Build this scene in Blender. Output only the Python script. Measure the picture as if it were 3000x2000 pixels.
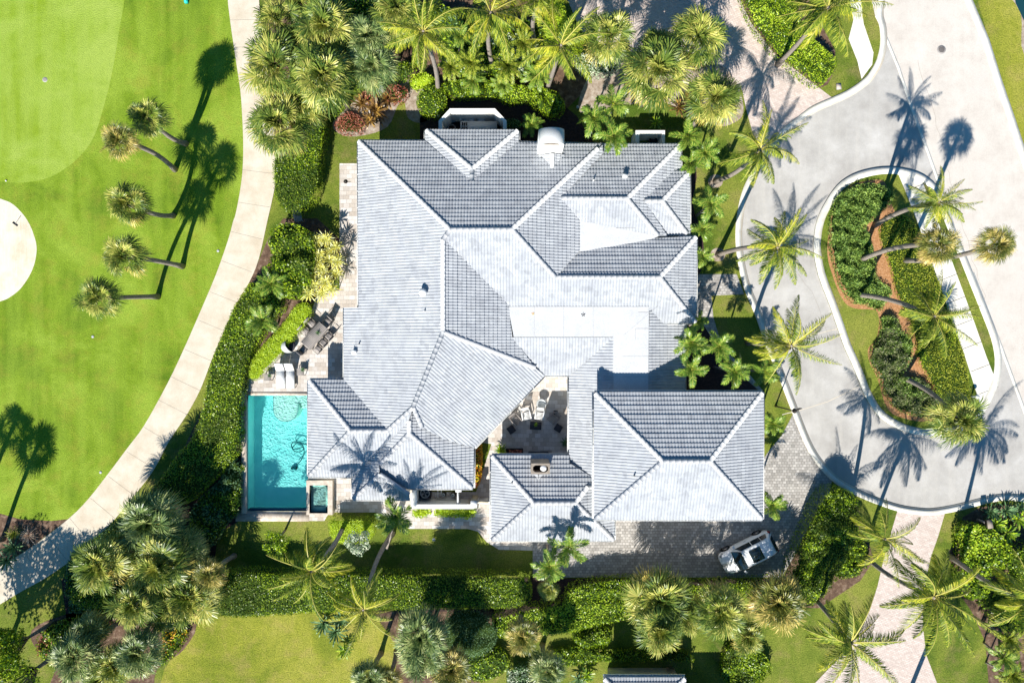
import bpy, math, random
import numpy as np
from mathutils import Vector, Matrix
from mathutils.geometry import tessellate_polygon

for o in list(bpy.data.objects): bpy.data.objects.remove(o)
S = bpy.context.scene
C = S.collection
random.seed(7); RNG = np.random.default_rng(7)
R = math.radians

# ---------------------------------------------------------------- camera, sky, sun, exposure
CAMZ, FPX = 49.0, 2000.0
cam = bpy.data.cameras.new('camera'); cam.lens = 24; cam.sensor_width = 36; cam.clip_end = 2000
camo = bpy.data.objects.new('camera', cam); C.objects.link(camo); camo.location = (0, 0, CAMZ); S.camera = camo
SUNX, SUNY = 0.38, 1.04                       # shadow of a point one metre up
EL = math.atan2(1, math.hypot(SUNX, SUNY))
W = bpy.data.worlds.new('World'); S.world = W; W.use_nodes = True
wn = W.node_tree.nodes; sky = wn.new('ShaderNodeTexSky'); sky.sky_type = 'NISHITA'; sky.sun_disc = False
sky.sun_elevation = EL; sky.sun_rotation = math.atan2(-SUNX, -SUNY)
tint = wn.new('ShaderNodeMix'); tint.data_type = 'RGBA'; tint.blend_type = 'MULTIPLY'; tint.inputs[0].default_value = 1; tint.inputs[7].default_value = (.3, .82, 1.12, 1)
W.node_tree.links.new(sky.outputs[0], tint.inputs[6]); W.node_tree.links.new(tint.outputs[2], wn['Background'].inputs[0]); wn['Background'].inputs[1].default_value = 0.056; sky.ozone_density = 4
sl = bpy.data.lights.new('sun', 'SUN'); sl.energy = 4.8; sl.angle = R(0.5); sl.color = (1, 0.955, 0.88)
so = bpy.data.objects.new('sun', sl); C.objects.link(so)
so.rotation_euler = Vector((-SUNX, -SUNY, 1)).to_track_quat('Z', 'Y').to_euler()
S.view_settings.view_transform = 'Standard'; S.view_settings.look = 'None'
S.view_settings.exposure = 0.75; S.view_settings.gamma = 1
S.cycles.max_bounces = 6; S.cycles.transparent_max_bounces = 12

def P(x, y, z=0.0):
    """the place seen at a pixel of the 3000 x 2000 photograph, at height z"""
    k = (CAMZ - z) / FPX
    return ((x - 1500) * k, (1000 - y) * k, z)

# ---------------------------------------------------------------- materials
def mat(name, col, rough=0.6, spec=0.3, metal=0.0):
    m = bpy.data.materials.new(name); m.use_nodes = True
    b = m.node_tree.nodes['Principled BSDF']
    b.inputs['Base Color'].default_value = (*col, 1); b.inputs['Roughness'].default_value = rough
    b.inputs['Specular IOR Level'].default_value = spec; b.inputs['Metallic'].default_value = metal
    return m
class NT:
    def __init__(s, m):
        s.t = m.node_tree; s.b = s.t.nodes['Principled BSDF']
        s.co = s.t.nodes.new('ShaderNodeTexCoord').outputs['Object']
    def n(s, kind, **kw):
        x = s.t.nodes.new(kind)
        for k, v in kw.items(): setattr(x, k, v)
        return x
    def l(s, a, b): s.t.links.new(a, b)
    def noise(s, scale, detail=3, rough=.55, vec=None, dist=0):
        x = s.n('ShaderNodeTexNoise'); x.inputs['Scale'].default_value = scale
        x.inputs['Detail'].default_value = detail; x.inputs['Roughness'].default_value = rough
        x.inputs['Distortion'].default_value = dist
        s.l(vec if vec else s.co, x.inputs['Vector']); return x.outputs['Fac']
    def ramp(s, fac, stops):
        x = s.n('ShaderNodeValToRGB'); e = x.color_ramp.elements
        while len(e) < len(stops): e.new(.5)
        for i, (p, c) in enumerate(stops):
            e[i].position = p; e[i].color = (*c, 1) if len(c) == 3 else c
        s.l(fac, x.inputs[0]); return x.outputs[0]
    def mix(s, fac, a, b, mode='MIX'):
        x = s.n('ShaderNodeMix', data_type='RGBA', blend_type=mode)
        if isinstance(fac, float): x.inputs[0].default_value = fac
        else: s.l(fac, x.inputs[0])
        for i, v in ((6, a), (7, b)):
            if isinstance(v, tuple): x.inputs[i].default_value = (*v, 1)
            else: s.l(v, x.inputs[i])
        return x.outputs[2]
    def mapv(s, scale=(1, 1, 1), rot=0):
        x = s.n('ShaderNodeMapping'); x.inputs['Scale'].default_value = scale
        x.inputs['Rotation'].default_value = (0, 0, rot); s.l(s.co, x.inputs[0]); return x.outputs[0]
    def bump(s, h, st=.5, d=.02):
        x = s.n('ShaderNodeBump'); x.inputs['Strength'].default_value = st; x.inputs['Distance'].default_value = d
        s.l(h, x.inputs['Height']); s.l(x.outputs[0], s.b.inputs['Normal'])
    def col(s, c): s.l(c, s.b.inputs['Base Color'])
    def range(s, fac, a, b, c=0., d=1.):
        x = s.n('ShaderNodeMapRange'); s.l(fac, x.inputs[0])
        for i, v in enumerate((a, b, c, d)): x.inputs[i + 1].default_value = v
        return x.outputs[0]

def grass_mat(name, dark, mid, light, dry=None, dryamt=.5, stripes=0., grain=12, rot=.9, gam=.75):
    m = mat(name, mid, .9, .15); t = NT(m)
    big = t.ramp(t.noise(.22, 4, .6, dist=.6), [(.36, dark), (.5, mid), (.63, light)])
    c = big
    if stripes:
        f = t.noise(1.0, 2, .5, t.mapv((1.1, .12, 1), rot)); c = t.mix(t.range(f, .35, .65, 0, stripes), c, light)
    if dry: c = t.mix(t.range(t.noise(.55, 5, .7), .5, .72, 0, dryamt), c, dry)
    g = t.noise(grain, 2, .7); g2 = t.noise(3, 5, .8)
    k = t.ramp(g, [(.3, (.5, .53, .4)), (.5, (1, 1, 1)), (.7, (1.4, 1.35, 1.4))])
    k2 = t.ramp(g2, [(.3, (.74, .78, .7)), (.52, (1, 1, 1)), (.7, (1.22, 1.15, 1.1))])
    t.col(t.mix(gam, t.mix(gam * 1.15, c, k, 'MULTIPLY'), k2, 'MULTIPLY')); t.bump(g, .9, .05)
    return m
def speck_mat(name, base, a, b, scale=5, fine=45, rough=.85, bump=.3, spec=.3, streak=None):
    m = mat(name, base, rough, spec); t = NT(m)
    c = t.ramp(t.noise(scale, 5, .65), [(.3, a), (.52, base), (.72, b)])
    if streak:
        sx, sy, rot, col, amt = streak
        c = t.mix(t.range(t.noise(1, 4, .6, t.mapv((sx, sy, 1), rot), .5), .48, .7, 0, amt), c, col)
        st = t.noise(.35, 6, .75); c = t.mix(t.range(st, .56, .7, 0, .35), c, a)
    f = t.noise(fine, 2, .8)
    t.col(t.mix(.7, c, t.ramp(f, [(.3, (.7, .7, .7)), (.5, (1, 1, 1)), (.72, (1.2, 1.2, 1.2))]), 'MULTIPLY'))
    t.bump(f, bump, .02); return m
def brick_mat(name, c1, c2, c3, mortar, w, h, msize=.006, rot=0., warm=None, off=.5):
    m = mat(name, c1, .8, .3); t = NT(m)
    b = t.n('ShaderNodeTexBrick'); b.offset = off; v = t.mapv((1, 1, 1), rot); t.l(v, b.inputs['Vector'])
    b.inputs['Color1'].default_value = (0, 0, 0, 1); b.inputs['Color2'].default_value = (1, 1, 1, 1)
    b.inputs['Mortar'].default_value = (.5, .5, .5, 1)
    b.inputs['Scale'].default_value = 1; b.inputs['Mortar Size'].default_value = msize
    b.inputs['Brick Width'].default_value = w; b.inputs['Row Height'].default_value = h; b.inputs['Bias'].default_value = 0
    c = t.ramp(b.outputs['Color'], [(.0, c1), (.35, c2), (.7, c3), (1, c1)])
    n = t.noise(9, 4, .7); c = t.mix(.8, c, t.ramp(n, [(.3, (.8, .8, .8)), (.5, (1, 1, 1)), (.75, (1.12, 1.1, 1.08))]), 'MULTIPLY')
    if warm: c = t.mix(t.range(t.noise(.9, 4, .6), .45, .7, 0, .55), c, warm)
    t.col(t.mix(b.outputs['Fac'], c, mortar)); t.bump(t.range(b.outputs['Fac'], 0, 1, 1, 0), .6, .01)
    return m
def leaf_mat(name, a, b, c, trans=.25, rough=.45, spec=.35):
    a, b, c = (tuple(min(.8, q * LK) for q in x) for x in (a, b, c))
    m = mat(name, b, rough, spec); t = NT(m)
    g = t.n('ShaderNodeNewGeometry'); r = g.outputs['Random Per Island']
    col = t.ramp(r, [(.05, a), (.5, b), (.95, c)]); t.col(col)
    tr = t.n('ShaderNodeBsdfTranslucent'); t.l(col, tr.inputs['Color'])
    mx = t.n('ShaderNodeMixShader'); mx.inputs[0].default_value = trans
    t.l(t.b.outputs[0], mx.inputs[1]); t.l(tr.outputs[0], mx.inputs[2])
    t.l(mx.outputs[0], t.t.nodes['Material Output'].inputs['Surface']); return m

M = {}; LK = 1.5
M['lawn'] = grass_mat('lawn_grass', (.07, .12, .012), (.15, .19, .025), (.21, .23, .04), (.27, .2, .09), .6)
M['golf'] = grass_mat('golf_grass', (.09, .165, .008), (.16, .25, .014), (.24, .34, .035), (.3, .25, .04), .4, stripes=.55, gam=.5)
M['green'] = grass_mat('putting_grass', (.2, .3, .015), (.25, .36, .04), (.31, .41, .07), stripes=.6, grain=14, rot=.15, gam=.4)
M['tanlawn'] = grass_mat('dry_grass', (.15, .19, .015), (.25, .265, .03), (.31, .3, .055), (.36, .26, .1), .5, stripes=.3)
M['mulch'] = speck_mat('brown_mulch', (.14, .085, .055), (.06, .035, .025), (.3, .22, .16), 3, 30, .95, .8)
M['darkmulch'] = speck_mat('dark_mulch', (.05, .03, .028), (.03, .018, .018), (.09, .05, .045), 6, 25, .95, .9)
M['bark'] = speck_mat('orange_bark', (.42, .21, .09), (.26, .12, .05), (.58, .36, .21), 9, 24, .95, 1)
M['sandbed'] = speck_mat('shell_bed', (.36, .29, .23), (.2, .15, .1), (.5, .46, .39), 3, 26, .95, .6)
M['sand'] = speck_mat('bunker_sand', (.66, .6, .47), (.56, .47, .33), (.72, .68, .58), .7, 30, .95, .3, streak=(9, .6, .5, (.72, .68, .6), .5))
M['path'] = speck_mat('path_concrete', (.6, .53, .42), (.52, .44, .33), (.66, .6, .5), .8, 28, .9, .2)
M['road'] = speck_mat('road_surface', (.58, .53, .47), (.51, .455, .4), (.62, .58, .53), .7, 24, .9, .25, streak=(2.2, .07, -.33, (.64, .585, .52), .3))
M['loop'] = speck_mat('drive_asphalt', (.44, .42, .39), (.345, .325, .3), (.54, .52, .49), .45, 24, .9, .3, streak=(1.6, .1, -.45, (.52, .49, .44), .4))
M['curb'] = speck_mat('curb_concrete', (0.728, 0.698, 0.612), (0.624, 0.576, 0.492), (0.78, 0.755, 0.684), 1.5, 30, .85, .1)
M['trav'] = brick_mat('travertine', (0.544, 0.487, 0.43), (0.418, 0.359, 0.305), (0.658, 0.628, 0.596), (0.354, 0.307, 0.265), .41, .3, .008, warm=(0.607, 0.564, 0.517))
M['travt'] = brick_mat('travertine_angled', (0.559, 0.494, 0.423), (0.429, 0.364, 0.299), (0.676, 0.637, 0.585), (0.364, 0.312, 0.26), .41, .3, .008, warm=(0.624, 0.572, 0.507))
M['paver'] = brick_mat('grey_pavers', (0.396, 0.37, 0.338), (0.29, 0.273, 0.25), (0.502, 0.474, 0.438), (0.185, 0.169, 0.15), .24, .2, .012)
M['pink'] = brick_mat('pink_pavers', (.6, .5, .44), (.54, .44, .385), (.66, .57, .51), (.44, .36, .31), .24, .12, .006, rot=.35)
M['coping'] = speck_mat('stone_coping', (0.559, 0.479, 0.396), (0.429, 0.353, 0.288), (0.663, 0.592, 0.516), 4, 40)
M['stucco'] = speck_mat('white_stucco', (.82, .81, .77), (.78, .77, .72), (.86, .85, .82), 2, 40, .85, .1)
M['cream'] = speck_mat('cream_stucco', (.6, .54, .4), (.54, .48, .35), (.66, .6, .46), 2, 40, .85, .1)
M['white'] = mat('white_paint', (.82, .82, .8), .4); M['membrane'] = speck_mat('roof_membrane', (.56, .565, .57), (.52, .525, .53), (.6, .6, .6), 1.2, 20, .7, .05)
M['black'] = mat('black_metal', (.015, .015, .018), .4); M['dark'] = mat('dark_fabric', (.045, .045, .055), .8)
M['grey'] = mat('grey_metal', (.28, .27, .26), .5); M['wgrey'] = mat('weathered_slats', (.3, .27, .25), .7)
M['lgrey'] = mat('light_grey_metal', (.45, .47, .46), .5); M['pole'] = mat('bronze_paint', (.03, .025, .022), .4)
M['pondw'] = mat('pond_water', (.01, .05, .06), .1, .5); M['soil'] = mat('soil', (.03, .02, .015), .95); M['chim'] = speck_mat('grey_stucco', (.3, .25, .2), (.24, .2, .16), (.36, .31, .26), 3, 40)
M['ledge'] = mat('tan_ledge', (.5, .42, .36), .7)
# roof tiles: weathered white concrete
m = mat('roof_tile', (.74, .74, .73), .8, .2); t = NT(m)
c = t.ramp(t.noise(.8, 6, .75), [(.3, (.34, .355, .38)), (.46, (.405, .42, .44)), (.6, (.445, .458, .472))])
vo = t.n('ShaderNodeTexVoronoi'); vo.inputs['Scale'].default_value = 3.1; t.l(t.co, vo.inputs['Vector']); sp = t.n('ShaderNodeSeparateColor'); t.l(vo.outputs['Color'], sp.inputs[0])
c = t.mix(.9, c, t.ramp(sp.outputs[0], [(.0, (.83, .83, .84)), (.3, (.96, .96, .97)), (.8, (1.02, 1.02, 1.02)), (1, (1.1, 1.1, 1.1))]), 'MULTIPLY')
c = t.mix(t.range(t.noise(2.2, 6, .8), .6, .75, 0, .5), c, (.27, .265, .25)); t.col(c); M['tile'] = m
m = mat('ridge_tile', (.78, .78, .775), .7, .25); t = NT(m)
t.col(t.ramp(t.noise(5, 4, .7), [(.3, (.5, .5, .5)), (.55, (.58, .58, .58))])); M['ridge'] = m
# foliage
M['sabal'] = leaf_mat('sabal_leaf', (.05, .1, .025), (.19, .24, .06), (.42, .42, .14), .22, .38, .5)
M['sabal2'] = leaf_mat('sabal_leaf_blue', (.06, .11, .05), (.16, .23, .1), (.36, .4, .22), .2, .38, .5)
M['sabal3'] = leaf_mat('sabal_leaf_tan', (0.0595, 0.0828, 0.024), (0.187, 0.202, 0.072), (0.425, 0.386, 0.16), .22, .4, .5)
M['coco'] = leaf_mat('coconut_leaf', (.035, .075, .008), (.12, .175, .015), (.36, .38, .04), .28, .42, .3)
M['cocoy'] = leaf_mat('coconut_leaf_yellow', (.09, .14, .01), (.24, .27, .02), (.5, .45, .04), .28, .42, .3)
M['xmas'] = leaf_mat('small_palm_leaf', (0.0425, 0.111, 0.0135), (0.119, 0.212, 0.0225), (0.289, 0.34, 0.054), .28, .35, .45)
M['rachis'] = mat('frond_midrib', (.45, .4, .09), .5)
M['hedge'] = leaf_mat('hedge_leaf', (.035, .085, .004), (.14, .23, .007), (.33, .42, .018), .25, .35, .5)
M['hedgel'] = leaf_mat('lime_hedge_leaf', (.13, .23, .006), (.27, .38, .012), (.42, .5, .04), .25, .45, .4)
M['cover'] = leaf_mat('ground_cover_leaf', (.09, .12, .008), (.21, .25, .015), (.36, .37, .04), .2, .5, .3)
M['juniper'] = leaf_mat('juniper_leaf', (.045, .1, .018), (.12, .2, .035), (.25, .34, .065), .1, .5, .3)
M['juniperp'] = leaf_mat('juniper_leaf_bronze', (.05, .06, .035), (.12, .12, .06), (.2, .24, .08), .1, .5, .3)
M['silver'] = leaf_mat('silver_leaf', (.14, .2, .12), (.33, .4, .26), (.55, .6, .42), .15, .5, .3)
M['bluegreen'] = leaf_mat('blue_green_leaf', (.03, .07, .03), (.07, .14, .055), (.18, .28, .12), .15, .5, .3)
M['red'] = leaf_mat('red_leaf', (.13, .025, .015), (.27, .07, .045), (.42, .19, .12), .2, .4, .4)
M['croton'] = leaf_mat('croton_leaf', (.35, .06, .01), (.62, .25, .015), (.75, .5, .02), .2, .4, .4)
M['hedgeb'] = leaf_mat('hedge_leaf_old', (.02, .05, .004), (.06, .105, .006), (.16, .2, .02), .2, .4, .3); M['bronze'] = leaf_mat('bronze_leaf', (.05, .03, .015), (.16, .09, .03), (.36, .22, .05), .25, .35, .5)
M['yellow'] = leaf_mat('yellow_leaf', (.4, .35, .05), (.68, .58, .13), (.8, .74, .3), .25, .4, .4)
M['pinkgrass'] = leaf_mat('plume_grass', (.35, .22, .16), (.5, .35, .26), (.6, .48, .36), .2, .6, .2)
M['flower'] = mat('red_petals', (.75, .13, .1), .5)
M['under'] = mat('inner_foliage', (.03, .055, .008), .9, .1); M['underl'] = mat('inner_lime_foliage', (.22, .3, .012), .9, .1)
for nm, cs in (('sabal', ((0.0342, 0.0765, 0.0119), (0.103, 0.153, 0.0231), (0.228, 0.275, 0.0462), (0.148, 0.204, 0.0297), (0.308, 0.316, 0.0561), (0.479, 0.449, 0.112), (0.274, 0.224, 0.0396), (0.456, 0.367, 0.0792), (0.627, 0.49, 0.132))), ('sabal2', ((0.0399, 0.0816, 0.0231), (0.0912, 0.143, 0.0396), (0.217, 0.275, 0.0858), (0.137, 0.194, 0.0528), (0.274, 0.316, 0.106), (0.456, 0.469, 0.185), (0.228, 0.245, 0.066), (0.376, 0.367, 0.106), (0.57, 0.49, 0.172))), ('sabal3', ((0.0456, 0.0714, 0.0132), (0.114, 0.133, 0.0231), (0.251, 0.245, 0.0528), (0.171, 0.163, 0.033), (0.342, 0.286, 0.066), (0.524, 0.408, 0.125), (0.296, 0.194, 0.0462), (0.479, 0.326, 0.0858), (0.661, 0.459, 0.158)))):
    for q, w_ in enumerate('dlo'): M[nm + w_] = leaf_mat(nm + '_' + w_, *[tuple(v / 1.15 for v in c) for c in cs[q * 3:q * 3 + 3]], .22, .4, .45)
m = mat('palm_bark', (.26, .21, .17), .9, .15); t = NT(m)
t.col(t.mix(t.noise(3, 4), t.ramp(t.noise(9, 3, .6, t.mapv((.6, .6, 3))), [(.35, (.12, .095, .08)), (.6, (.36, .31, .26))]), (.3, .26, .22))); t.bump(t.noise(9, 2, .6, t.mapv((.5, .5, 4))), .8, .03); M['trunk'] = m

# ---------------------------------------------------------------- mesh helpers
class MB:
    def __init__(s): s.v = []; s.f = []; s.m = []; s.nv = 0; s.mats = []
    def mi(s, m):
        if m not in s.mats: s.mats.append(m)
        return s.mats.index(m)
    def add(s, v, f, m):
        v = np.asarray(v, float).reshape(-1, 3); i = s.mi(m)
        s.v.append(v); s.f += [tuple(k + s.nv for k in q) for q in f]; s.m += [i] * len(f); s.nv += len(v)
    def quads(s, v, m):
        """v: (n,4,3) loose quads"""
        v = np.asarray(v, float); n = len(v); idx = (np.arange(n * 4) + s.nv).reshape(n, 4)
        s.v.append(v.reshape(-1, 3)); s.f += [tuple(r) for r in idx.tolist()]; s.m += [s.mi(m)] * n; s.nv += n * 4
    def box(s, c, size, m, rot=0., tilt=0., taper=1.):
        x, y, z = (d / 2 for d in size); p = []
        for zz, k in ((-z, 1), (z, taper)):
            for a, b in ((-1, -1), (1, -1), (1, 1), (-1, 1)): p.append(Vector((a * x * k, b * y * k, zz)))
        rm = Matrix.Rotation(rot, 3, 'Z') @ Matrix.Rotation(tilt, 3, 'X')
        s.add([tuple(rm @ q + Vector(c)) for q in p], [(3, 2, 1, 0), (4, 5, 6, 7), (0, 1, 5, 4), (1, 2, 6, 5), (2, 3, 7, 6), (3, 0, 4, 7)], m)
    def tube(s, pts, rad, m, n=8, cap=True):
        pts = [Vector(p) for p in pts]; rings = []
        rad = rad if hasattr(rad, '__len__') else [rad] * len(pts)
        for i, p in enumerate(pts):
            d = (pts[min(i + 1, len(pts) - 1)] - pts[max(i - 1, 0)]).normalized()
            a = d.orthogonal().normalized() if abs(d.z) < .9 else d.cross(Vector((0, 1, 0))).normalized()
            b = d.cross(a)
            rings += [p + (a * math.cos(q) + b * math.sin(q)) * rad[i] for q in (2 * math.pi * k / n for k in range(n))]
        f = [(i * n + k, i * n + (k + 1) % n, (i + 1) * n + (k + 1) % n, (i + 1) * n + k) for i in range(len(pts) - 1) for k in range(n)]
        if cap: f += [tuple(range(n))[::-1], tuple(range((len(pts) - 1) * n, len(pts) * n))]
        s.add([tuple(q) for q in rings], f, m)
    def lathe(s, c, prof, m, n=16):
        v = [(c[0] + r * math.cos(2 * math.pi * k / n), c[1] + r * math.sin(2 * math.pi * k / n), c[2] + z) for r, z in prof for k in range(n)]
        f = [(i * n + k, i * n + (k + 1) % n, (i + 1) * n + (k + 1) % n, (i + 1) * n + k) for i in range(len(prof) - 1) for k in range(n)]
        f += [tuple(range((len(prof) - 1) * n, len(prof) * n))]
        s.add(v, f, m)
    def prism(s, poly, z0, z1, m, holes=(), side=None, bottom=False):
        """vertical-sided block over a world-space outline"""
        loops = [list(poly)] + [list(h) for h in holes]
        vl = [[Vector((p[0], p[1], z1)) for p in L] for L in loops]
        tri = tessellate_polygon(vl); flat = [p for L in loops for p in L]
        up = []
        for a, b, c in tri:
            ar = (flat[b][0] - flat[a][0]) * (flat[c][1] - flat[a][1]) - (flat[b][1] - flat[a][1]) * (flat[c][0] - flat[a][0])
            up.append((a, b, c) if ar > 0 else (a, c, b))
        s.add([(p[0], p[1], z1) for p in flat], up, m)
        if z0 is not None:
            for L in loops:
                n = len(L); v = [(p[0], p[1], z0) for p in L] + [(p[0], p[1], z1) for p in L]
                s.add(v, [(i, (i + 1) % n, n + (i + 1) % n, n + i) for i in range(n)], side or m)
    def build(s, name, parent=None, smooth=False, loc=None):
        me = s.mesh(name, smooth); o = bpy.data.objects.new(name, me); C.objects.link(o)
        if parent: o.parent = parent
        if loc is not None: o.location = loc
        return o
    def mesh(s, name, smooth=False):
        me = bpy.data.meshes.new(name)
        v = np.concatenate(s.v) if s.v else np.zeros((0, 3))
        me.vertices.add(len(v)); me.vertices.foreach_set('co', v.astype(np.float32).ravel())
        tot = np.array([len(f) for f in s.f], np.int32); st = np.concatenate([[0], np.cumsum(tot)[:-1]]).astype(np.int32)
        me.loops.add(int(tot.sum())); me.loops.foreach_set('vertex_index', np.array([i for f in s.f for i in f], np.int32))
        me.polygons.add(len(tot)); me.polygons.foreach_set('loop_start', st)
        for q in s.mats: me.materials.append(M[q])
        me.polygons.foreach_set('material_index', np.array(s.m, np.int32))
        me.update(calc_edges=True); me.validate()
        if smooth: me.polygons.foreach_set('use_smooth', [True] * len(me.polygons))
        return me
def tag(o, label=None, cat=None, group=None, kind=None):
    for k, v in (('label', label), ('category', cat), ('group', group), ('kind', kind)):
        if v: o[k] = v
    return o
def thing(name, loc, label, cat, group=None, rz=0.):
    o = bpy.data.objects.new(name, None); C.objects.link(o); o.location = loc; o.rotation_euler = (0, 0, rz)
    return tag(o, label, cat, group)

# ---------------------------------------------------------------- ground sheets
def smooth(pts, n=4, closed=True):
    """Catmull-Rom through pixel points"""
    out = []; N = len(pts)
    for i in range(N if closed else N - 1):
        g = (lambda k: pts[k % N]) if closed else (lambda k: pts[min(max(k, 0), N - 1)])
        a, b, c, d = (np.array(g(i + k), float) for k in (-1, 0, 1, 2))
        for t in np.linspace(0, 1, n, endpoint=False):
            out.append(tuple(.5 * (2 * b + (c - a) * t + (2 * a - 5 * b + 4 * c - d) * t * t + (3 * b - a - 3 * c + d) * t ** 3)))
    if not closed: out.append(tuple(pts[-1]))
    return out
def wp(pts, z=0.): return [P(x, y, z)[:2] for x, y in pts]
LEV = {}
def sheet(name, pts, m, lev, holes=(), label=None, world=False, sm=False):
    if sm: pts = smooth(pts)
    b = MB(); w = pts if world else wp(pts)
    b.prism(w, None, lev * .004, m, [wp(h) for h in holes])
    return tag(b.build(name), label, None, None, 'structure')
POOL = [(725, 1158), (903, 1158), (903, 1496), (725, 1496)]
BIG = [(-150, -150), (150, -150), (150, 150), (-150, 150)]
sheet('ground', BIG, 'lawn', 0, [POOL], world=True)
PATHL = [(668, -60), (668, 0), (672, 40), (680, 100), (695, 200), (705, 270), (710, 340), (713, 420), (711, 500), (702, 570), (690, 630), (683, 650), (670, 699), (634, 802), (585, 918), (536, 1029), (491, 1123), (424, 1244), (379, 1305), (312, 1394), (259, 1461), (201, 1519), (89, 1604), (0, 1657), (-80, 1700)]
PATHR = [(756, -60), (759, 0), (767, 90), (778, 180), (790, 280), (803, 380), (809, 478), (807, 536), (796, 594), (783, 650), (759, 757), (732, 824), (692, 891), (656, 971), (625, 1043), (589, 1137), (549, 1212), (495, 1293), (451, 1376), (397, 1447), (357, 1496), (321, 1537), (250, 1608), (196, 1650), (129, 1695), (67, 1729), (0, 1769), (-80, 1812)]
PL = smooth(PATHL, 3, False); PR = smooth(PATHR, 3, False)
sheet('golf_fairway', [(-700, -700), (668, -700)] + PL + [(-700, 1900)], 'golf', 1)
sheet('putting_green', smooth([(372, -80), (365, 0), (353, 70), (340, 150), (325, 230), (305, 310), (278, 395), (240, 452), (190, 495), (130, 525), (60, 535), (0, 532), (-80, 520)], 4, False) + [(-700, 400), (-700, -80)], 'green', 2)
sheet('bunker_sand', smooth([(-60, 560), (0, 582), (40, 600), (80, 645), (103, 700), (107, 740), (95, 790), (65, 840), (30, 870), (0, 883), (-60, 900)], 4, False), 'sand', 2)
b = MB(); b.prism(wp(PL + PR[::-1]), None, .03, 'path')
def strip(b, a, c, w, z, m):
    a = np.array(P(*a)[:2]); c = np.array(P(*c)[:2]); d = (c - a) / np.linalg.norm(c - a); n = np.array((-d[1], d[0])) * w / 2
    b.add([(*(a - n), z), (*(c - n), z), (*(c + n), z), (*(a + n), z)], [(0, 1, 2, 3)], m)
for a, c in [((674, 60), (764, 58)), ((686, 140), (773, 135)), ((700, 240), (785, 235)), ((711, 498), (808, 510)), ((699, 593), (796, 608)), ((675, 678), (768, 701)), ((650, 764), (738, 797)), ((616, 855), (695, 886)), ((583, 938), (656, 969)), ((542, 1023), (622, 1058)), ((502, 1103), (586, 1143)), ((464, 1170), (549, 1214)), ((422, 1250), (500, 1297)), ((372, 1322), (443, 1366)), ((318, 1394), (393, 1450)), ((266, 1458), (338, 1518)), ((205, 1517), (250, 1570)), ((140, 1570), (193, 1634)), ((75, 1620), (124, 1697)), ((5, 1655), (55, 1735))]:
    strip(b, a, c, .022, .034, 'chim')
tag(b.build('cart_path'), None, None, None, 'structure')

ROADL = [(2540, -60), (2564, 49), (2579, 80), (2629, 201), (2664, 308), (2718, 455), (2754, 558), (2789, 663), (2845, 800), (2928, 1016), (3000, 1212), (3120, 1540)]
ROADR = [(2830, -60), (2847, 0), (2896, 116), (2932, 232), (2972, 348), (3000, 433), (3060, 620), (3300, 1250)]
OUT = smooth([(2590, -80), (2568, 30), (2577, 85), (2578, 130), (2568, 175), (2550, 208), (2530, 232), (2486, 263), (2437, 286), (2379, 312), (2338, 342), (2289, 379), (2254, 420), (2215, 480), (2178, 550), (2160, 620), (2154, 690), (2160, 760), (2177, 837), (2200, 895), (2218, 940), (2245, 1020), (2276, 1092), (2312, 1186), (2356, 1297), (2392, 1358), (2437, 1408), (2490, 1442), (2557, 1472), (2629, 1496), (2691, 1506), (2736, 1507), (2803, 1496), (2870, 1479), (2937, 1465), (3000, 1470), (3080, 1490)], 4, False)
sheet('loop_drive', OUT + [(3500, 1600), (3500, 700), (2900, 400)], 'loop', 1)
sheet('road', ROADL + [(3500, 2400), (3500, 1250)] + ROADR[::-1], 'road', 2)
def band(name, pts, w, z1, m, side=1, z0=0., lab=None):
    """a kerb: w metres wide, rising to z1, laid along the outline"""
    q = np.array(wp(pts)); d = np.gradient(q, axis=0); d /= np.linalg.norm(d, axis=1)[:, None] + 1e-9
    n = np.stack([-d[:, 1], d[:, 0]], 1) * side
    b = MB(); i = q + n * w; N = len(q)
    v = np.concatenate([np.c_[q, np.full(N, z0)], np.c_[q, np.full(N, z1)], np.c_[i, np.full(N, z1)], np.c_[i, np.full(N, z0)]])
    f = [(k * N + j, k * N + j + 1, (k + 1) * N + j + 1, (k + 1) * N + j) for k in range(3) for j in range(N - 1)]
    if side < 0: f = [x[::-1] for x in f]
    b.add(v, f, m); return tag(b.build(name), lab, None, None, 'structure')
band('kerb', OUT, .36, .06, 'curb', 1)
band('kerb_gutter', OUT, .5, .02, 'path', 1)
band('road_edge', ROADR, .45, .08, 'curb', -1)
band('road_gutter', ROADL[1:8], .2, .016, 'curb', 1)
band('road_gutter', ROADL[8:], .22, .016, 'curb', 1)
ISL = smooth([(2383, 739), (2383, 700), (2392, 647), (2414, 598), (2450, 545), (2495, 513), (2548, 496), (2602, 490), (2655, 496), (2704, 513), (2745, 550), (2775, 620), (2810, 705), (2850, 805), (2890, 905), (2920, 985), (2932, 1050), (2926, 1110), (2908, 1158), (2885, 1200), (2850, 1240), (2800, 1268), (2731, 1276), (2669, 1269), (2615, 1248), (2566, 1212), (2530, 1154), (2504, 1087), (2472, 1016), (2450, 954), (2428, 891), (2396, 806)], 3)
ib = MB(); ib.prism(wp(ISL), 0, .09, 'lawn'); tag(ib.build('island_lawn'), None, None, None, 'structure')
band('island_kerb', ISL + ISL[:1], .5, .115, 'curb', -1)
def isl(name, pts, m, lev, sm=False):
    b = MB(); b.prism(wp(smooth(pts) if sm else pts), None, .09 + lev * .004, m); return tag(b.build(name), None, None, None, 'structure')
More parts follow.
